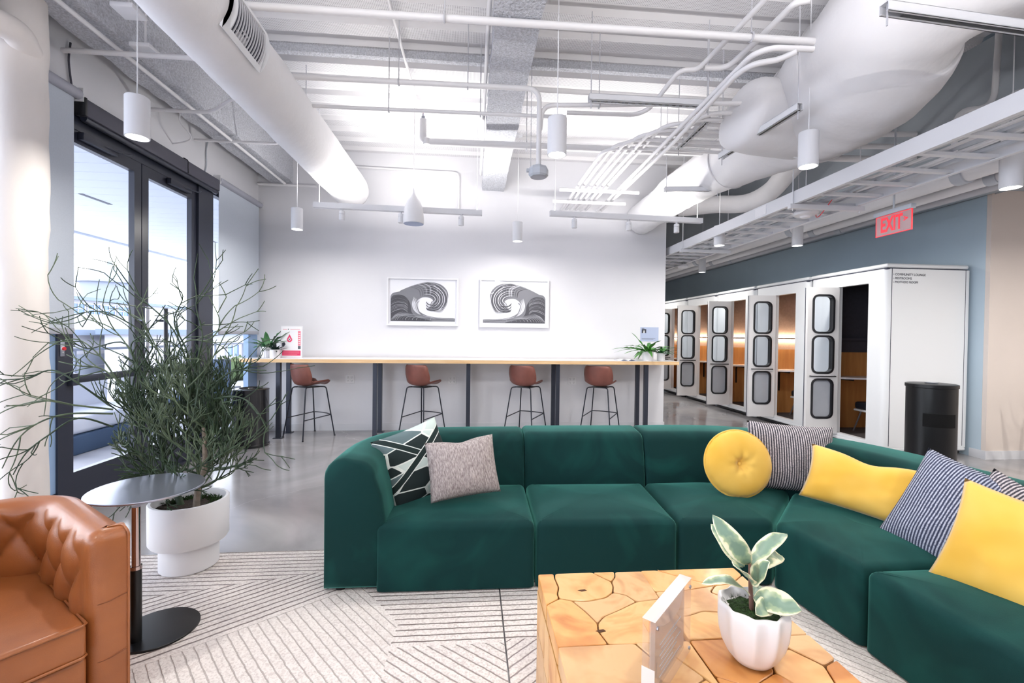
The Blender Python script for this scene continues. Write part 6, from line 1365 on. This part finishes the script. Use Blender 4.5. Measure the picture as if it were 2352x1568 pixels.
# ---------------------------------------------------------------- tufted leather armchair
def leather():
    m = mat('tan_leather', (156, 92, 48), .40, rgb2=(140, 79, 38), vscale=5, detail=3, bump=.08, bscale=260, coat=.15, spec=.5)
leather(); mat('leather_seam', (124, 66, 28), .6)
F_ = Vector((.787, -.617, 0)); L_ = Vector((.617, .787, 0)); O_ = Vector((-1.845, 1.73, 0))
def W3(u, v, z): p = O_+F_*u+L_*v; return (p.x, p.y, z)
ch = thing('leather_armchair', O_+Vector((0, 0, ZR)), 'tan tufted leather armchair cut by the left edge', 'armchair')
ti = .30; th = .115; UF = .40
def arcp(c, r, a0, a1, n): return [Vector((c[0]+r*math.cos(a0+(a1-a0)*k/n), c[1]+r*math.sin(a0+(a1-a0)*k/n), 0)) for k in range(n+1)]
rc, rf = .17, .055
half = densify([Vector((UF, ti+th, 0)), Vector((UF, ti+rf, 0))], .012)+[Vector((UF-rf+rf*math.cos(a), ti+rf-rf*math.sin(a), 0)) for a in [PI/2*k/8 for k in range(1, 9)]]+densify([Vector((UF-rf, ti, 0)), Vector((-.29+rc, ti, 0))], .012)[1:]+arcp((-.29+rc, ti-rc), rc, PI/2, PI, 24)[1:]+densify([Vector((-.29, ti-rc, 0)), Vector((-.29, 0, 0))], .012)[1:]
path = half+[Vector((p.x, -p.y, 0)) for p in half[-2::-1]]
nfront = len(densify([Vector((UF, ti+th, 0)), Vector((UF, ti+rf, 0))], .012))+6
ZTOP = .672; re_ = .05; NI = 44
prof = [(0, ZR+.03+(ZTOP-re_-ZR-.03)*k/NI) for k in range(NI+1)]
prof += [(re_*(1-math.cos(a)), ZTOP-re_+re_*math.sin(a)) for a in [PI/2*k/8 for k in range(1, 9)]]
NP = len(path); acc = [0]
for a, c in zip(path[:-1], path[1:]): acc.append(acc[-1]+(c-a).length)
TOT = acc[-1]; m = MB(); NQ = len(prof)+7
for i, p in enumerate(path):
    t_ = (path[min(i+1, NP-1)]-path[max(i-1, 0)]).normalized(); out = Vector((t_.y, -t_.x, 0))
    fr0 = min(i, NP-1-i) < nfront
    ref = Vector((.05, 0, 0)) if not fr0 else None
    if (out.dot(p-ref) < 0) if ref else (out.x > 0 and abs(out.x) > .3 or out.dot(Vector((0, p.y, 0))) < -.5): out = -out
    e = min(acc[i], TOT-acc[i]); en = min(1, max(0, (e-.16)/.06)); sl = acc[i]
    for j, (o, z) in enumerate(prof):
        tz = min(1, max(0, (z-.30)/.04))*min(1, max(0, (ZTOP-.012-z)/.06))
        a = sl/.19+z/.27; b_ = sl/.19-z/.27
        puff = abs(math.sin(PI*a)*math.sin(PI*b_))**.45
        q = p+out*(o-tz*en*(.040*puff-.014)); m.v.append(W3(q.x, q.y, z))
    if fr0: ext = [(re_+.004*k, ZTOP-.0006*(k+1)) for k in range(7)]
    else: ext = [(re_+(th-re_-.03)*.5, ZTOP+.003), (th-.03, ZTOP), (th-.012, ZTOP-.006), (th, ZTOP-.02), (th+.004, .5), (th+.002, .3), (th, ZR+.03)]
    for o, z in ext: q = p+out*o; m.v.append(W3(q.x, q.y, z))
for i in range(NP-1):
    if (min(i, NP-1-i) < nfront) != (min(i+1, NP-2-i) < nfront): lim = len(prof)
    else: lim = NQ-1
    for j in range(lim): m.f.append((i*NQ+j, i*NQ+j+1, (i+1)*NQ+j+1, (i+1)*NQ+j))
m.mi = [0]*len(m.f); m.build('tufted_back', 'tan_leather', ch, 180)
for s in (1, -1):
    ol = [(ti+.012, ZTOP-.008), (ti+.03, ZTOP-.003), (ti+th-.02, ZTOP-.002)]
    m = MB(); pl = [(UF+.002, s*(ti+th), z) for z in (ZR+.03, .2, .4, .6, ZTOP-.03)]+[(UF-.012, s*(ti+th-.003), ZTOP-.012), (UF-.035, s*(ti+th-.012), ZTOP-.002), (UF-.045, s*(ti+th-.05), ZTOP+.001)]
    m.tube([W3(*q) for q in spline(pl, 4)], .0045, 6); ap = m.build('arm_piping', 'tan_leather', ch, 60)
    m = MB(); m.rbox((-.32, s*(ti+th-.05)-.0, ZR+.03), (UF-.012, s*(ti+th-.004), ZTOP-.03), .02, 2); m.v = [W3(*v) for v in m.v]; m.build('arm_core', 'tan_leather', ch, 40)
    for zz in (.415, .205):
        m = MB(); m.tube([W3(UF-.022, s*(ti+.014), zz-.004), W3(UF-.004, s*(ti+.034), zz-.002), W3(UF+.0015, s*(ti+.06), zz), W3(UF+.0015, s*(ti+th), zz+.010)], .0022, 5); m.build('stitch_seam', 'leather_seam', ch, 60)
m = MB(); m.rbox((-.28, -ti-.0, ZR+.03), (.40, ti+.0, .245), .02, 3); m.v = [W3(*v) for v in m.v]; m.build('seat_base', 'tan_leather', ch, 40)
m = MB(); m.rbox((-.285, -ti+.012, .246), (.415, ti-.004, .372), .022, 4)
m.v = [(x, y, z+(.028*max(0, 1-((x-.06)/.36)**2)*max(0, 1-(y/.31)**2) if z > .3 else 0)) for x, y, z in m.v]; m.v = [W3(*v) for v in m.v]; sc_ = m.build('seat_cushion', 'tan_leather', ch, 60)
m = MB()
for z in (.256, .368): m.tube([W3(x, y, z) for x, y in ((-.26, ti-.006), (.405, ti-.006), (.416, ti-.018), (.416, -ti+.025), (.405, -ti+.014), (-.26, -ti+.014))], .005, 6)
m.build('piping', 'tan_leather', sc_, 60)
for u in (-.33, .33):
    for v in (-.33, .33): m = MB(); m.lathe([(.018, ZR), (.026, ZR+.04)], W3(u, v, 0), 10); m.build('foot', 'black_metal', ch)

for nm in ('lamp_glow', 'uplight_glow', 'exit_red'): MATS[nm].cycles.emission_sampling = 'NONE'
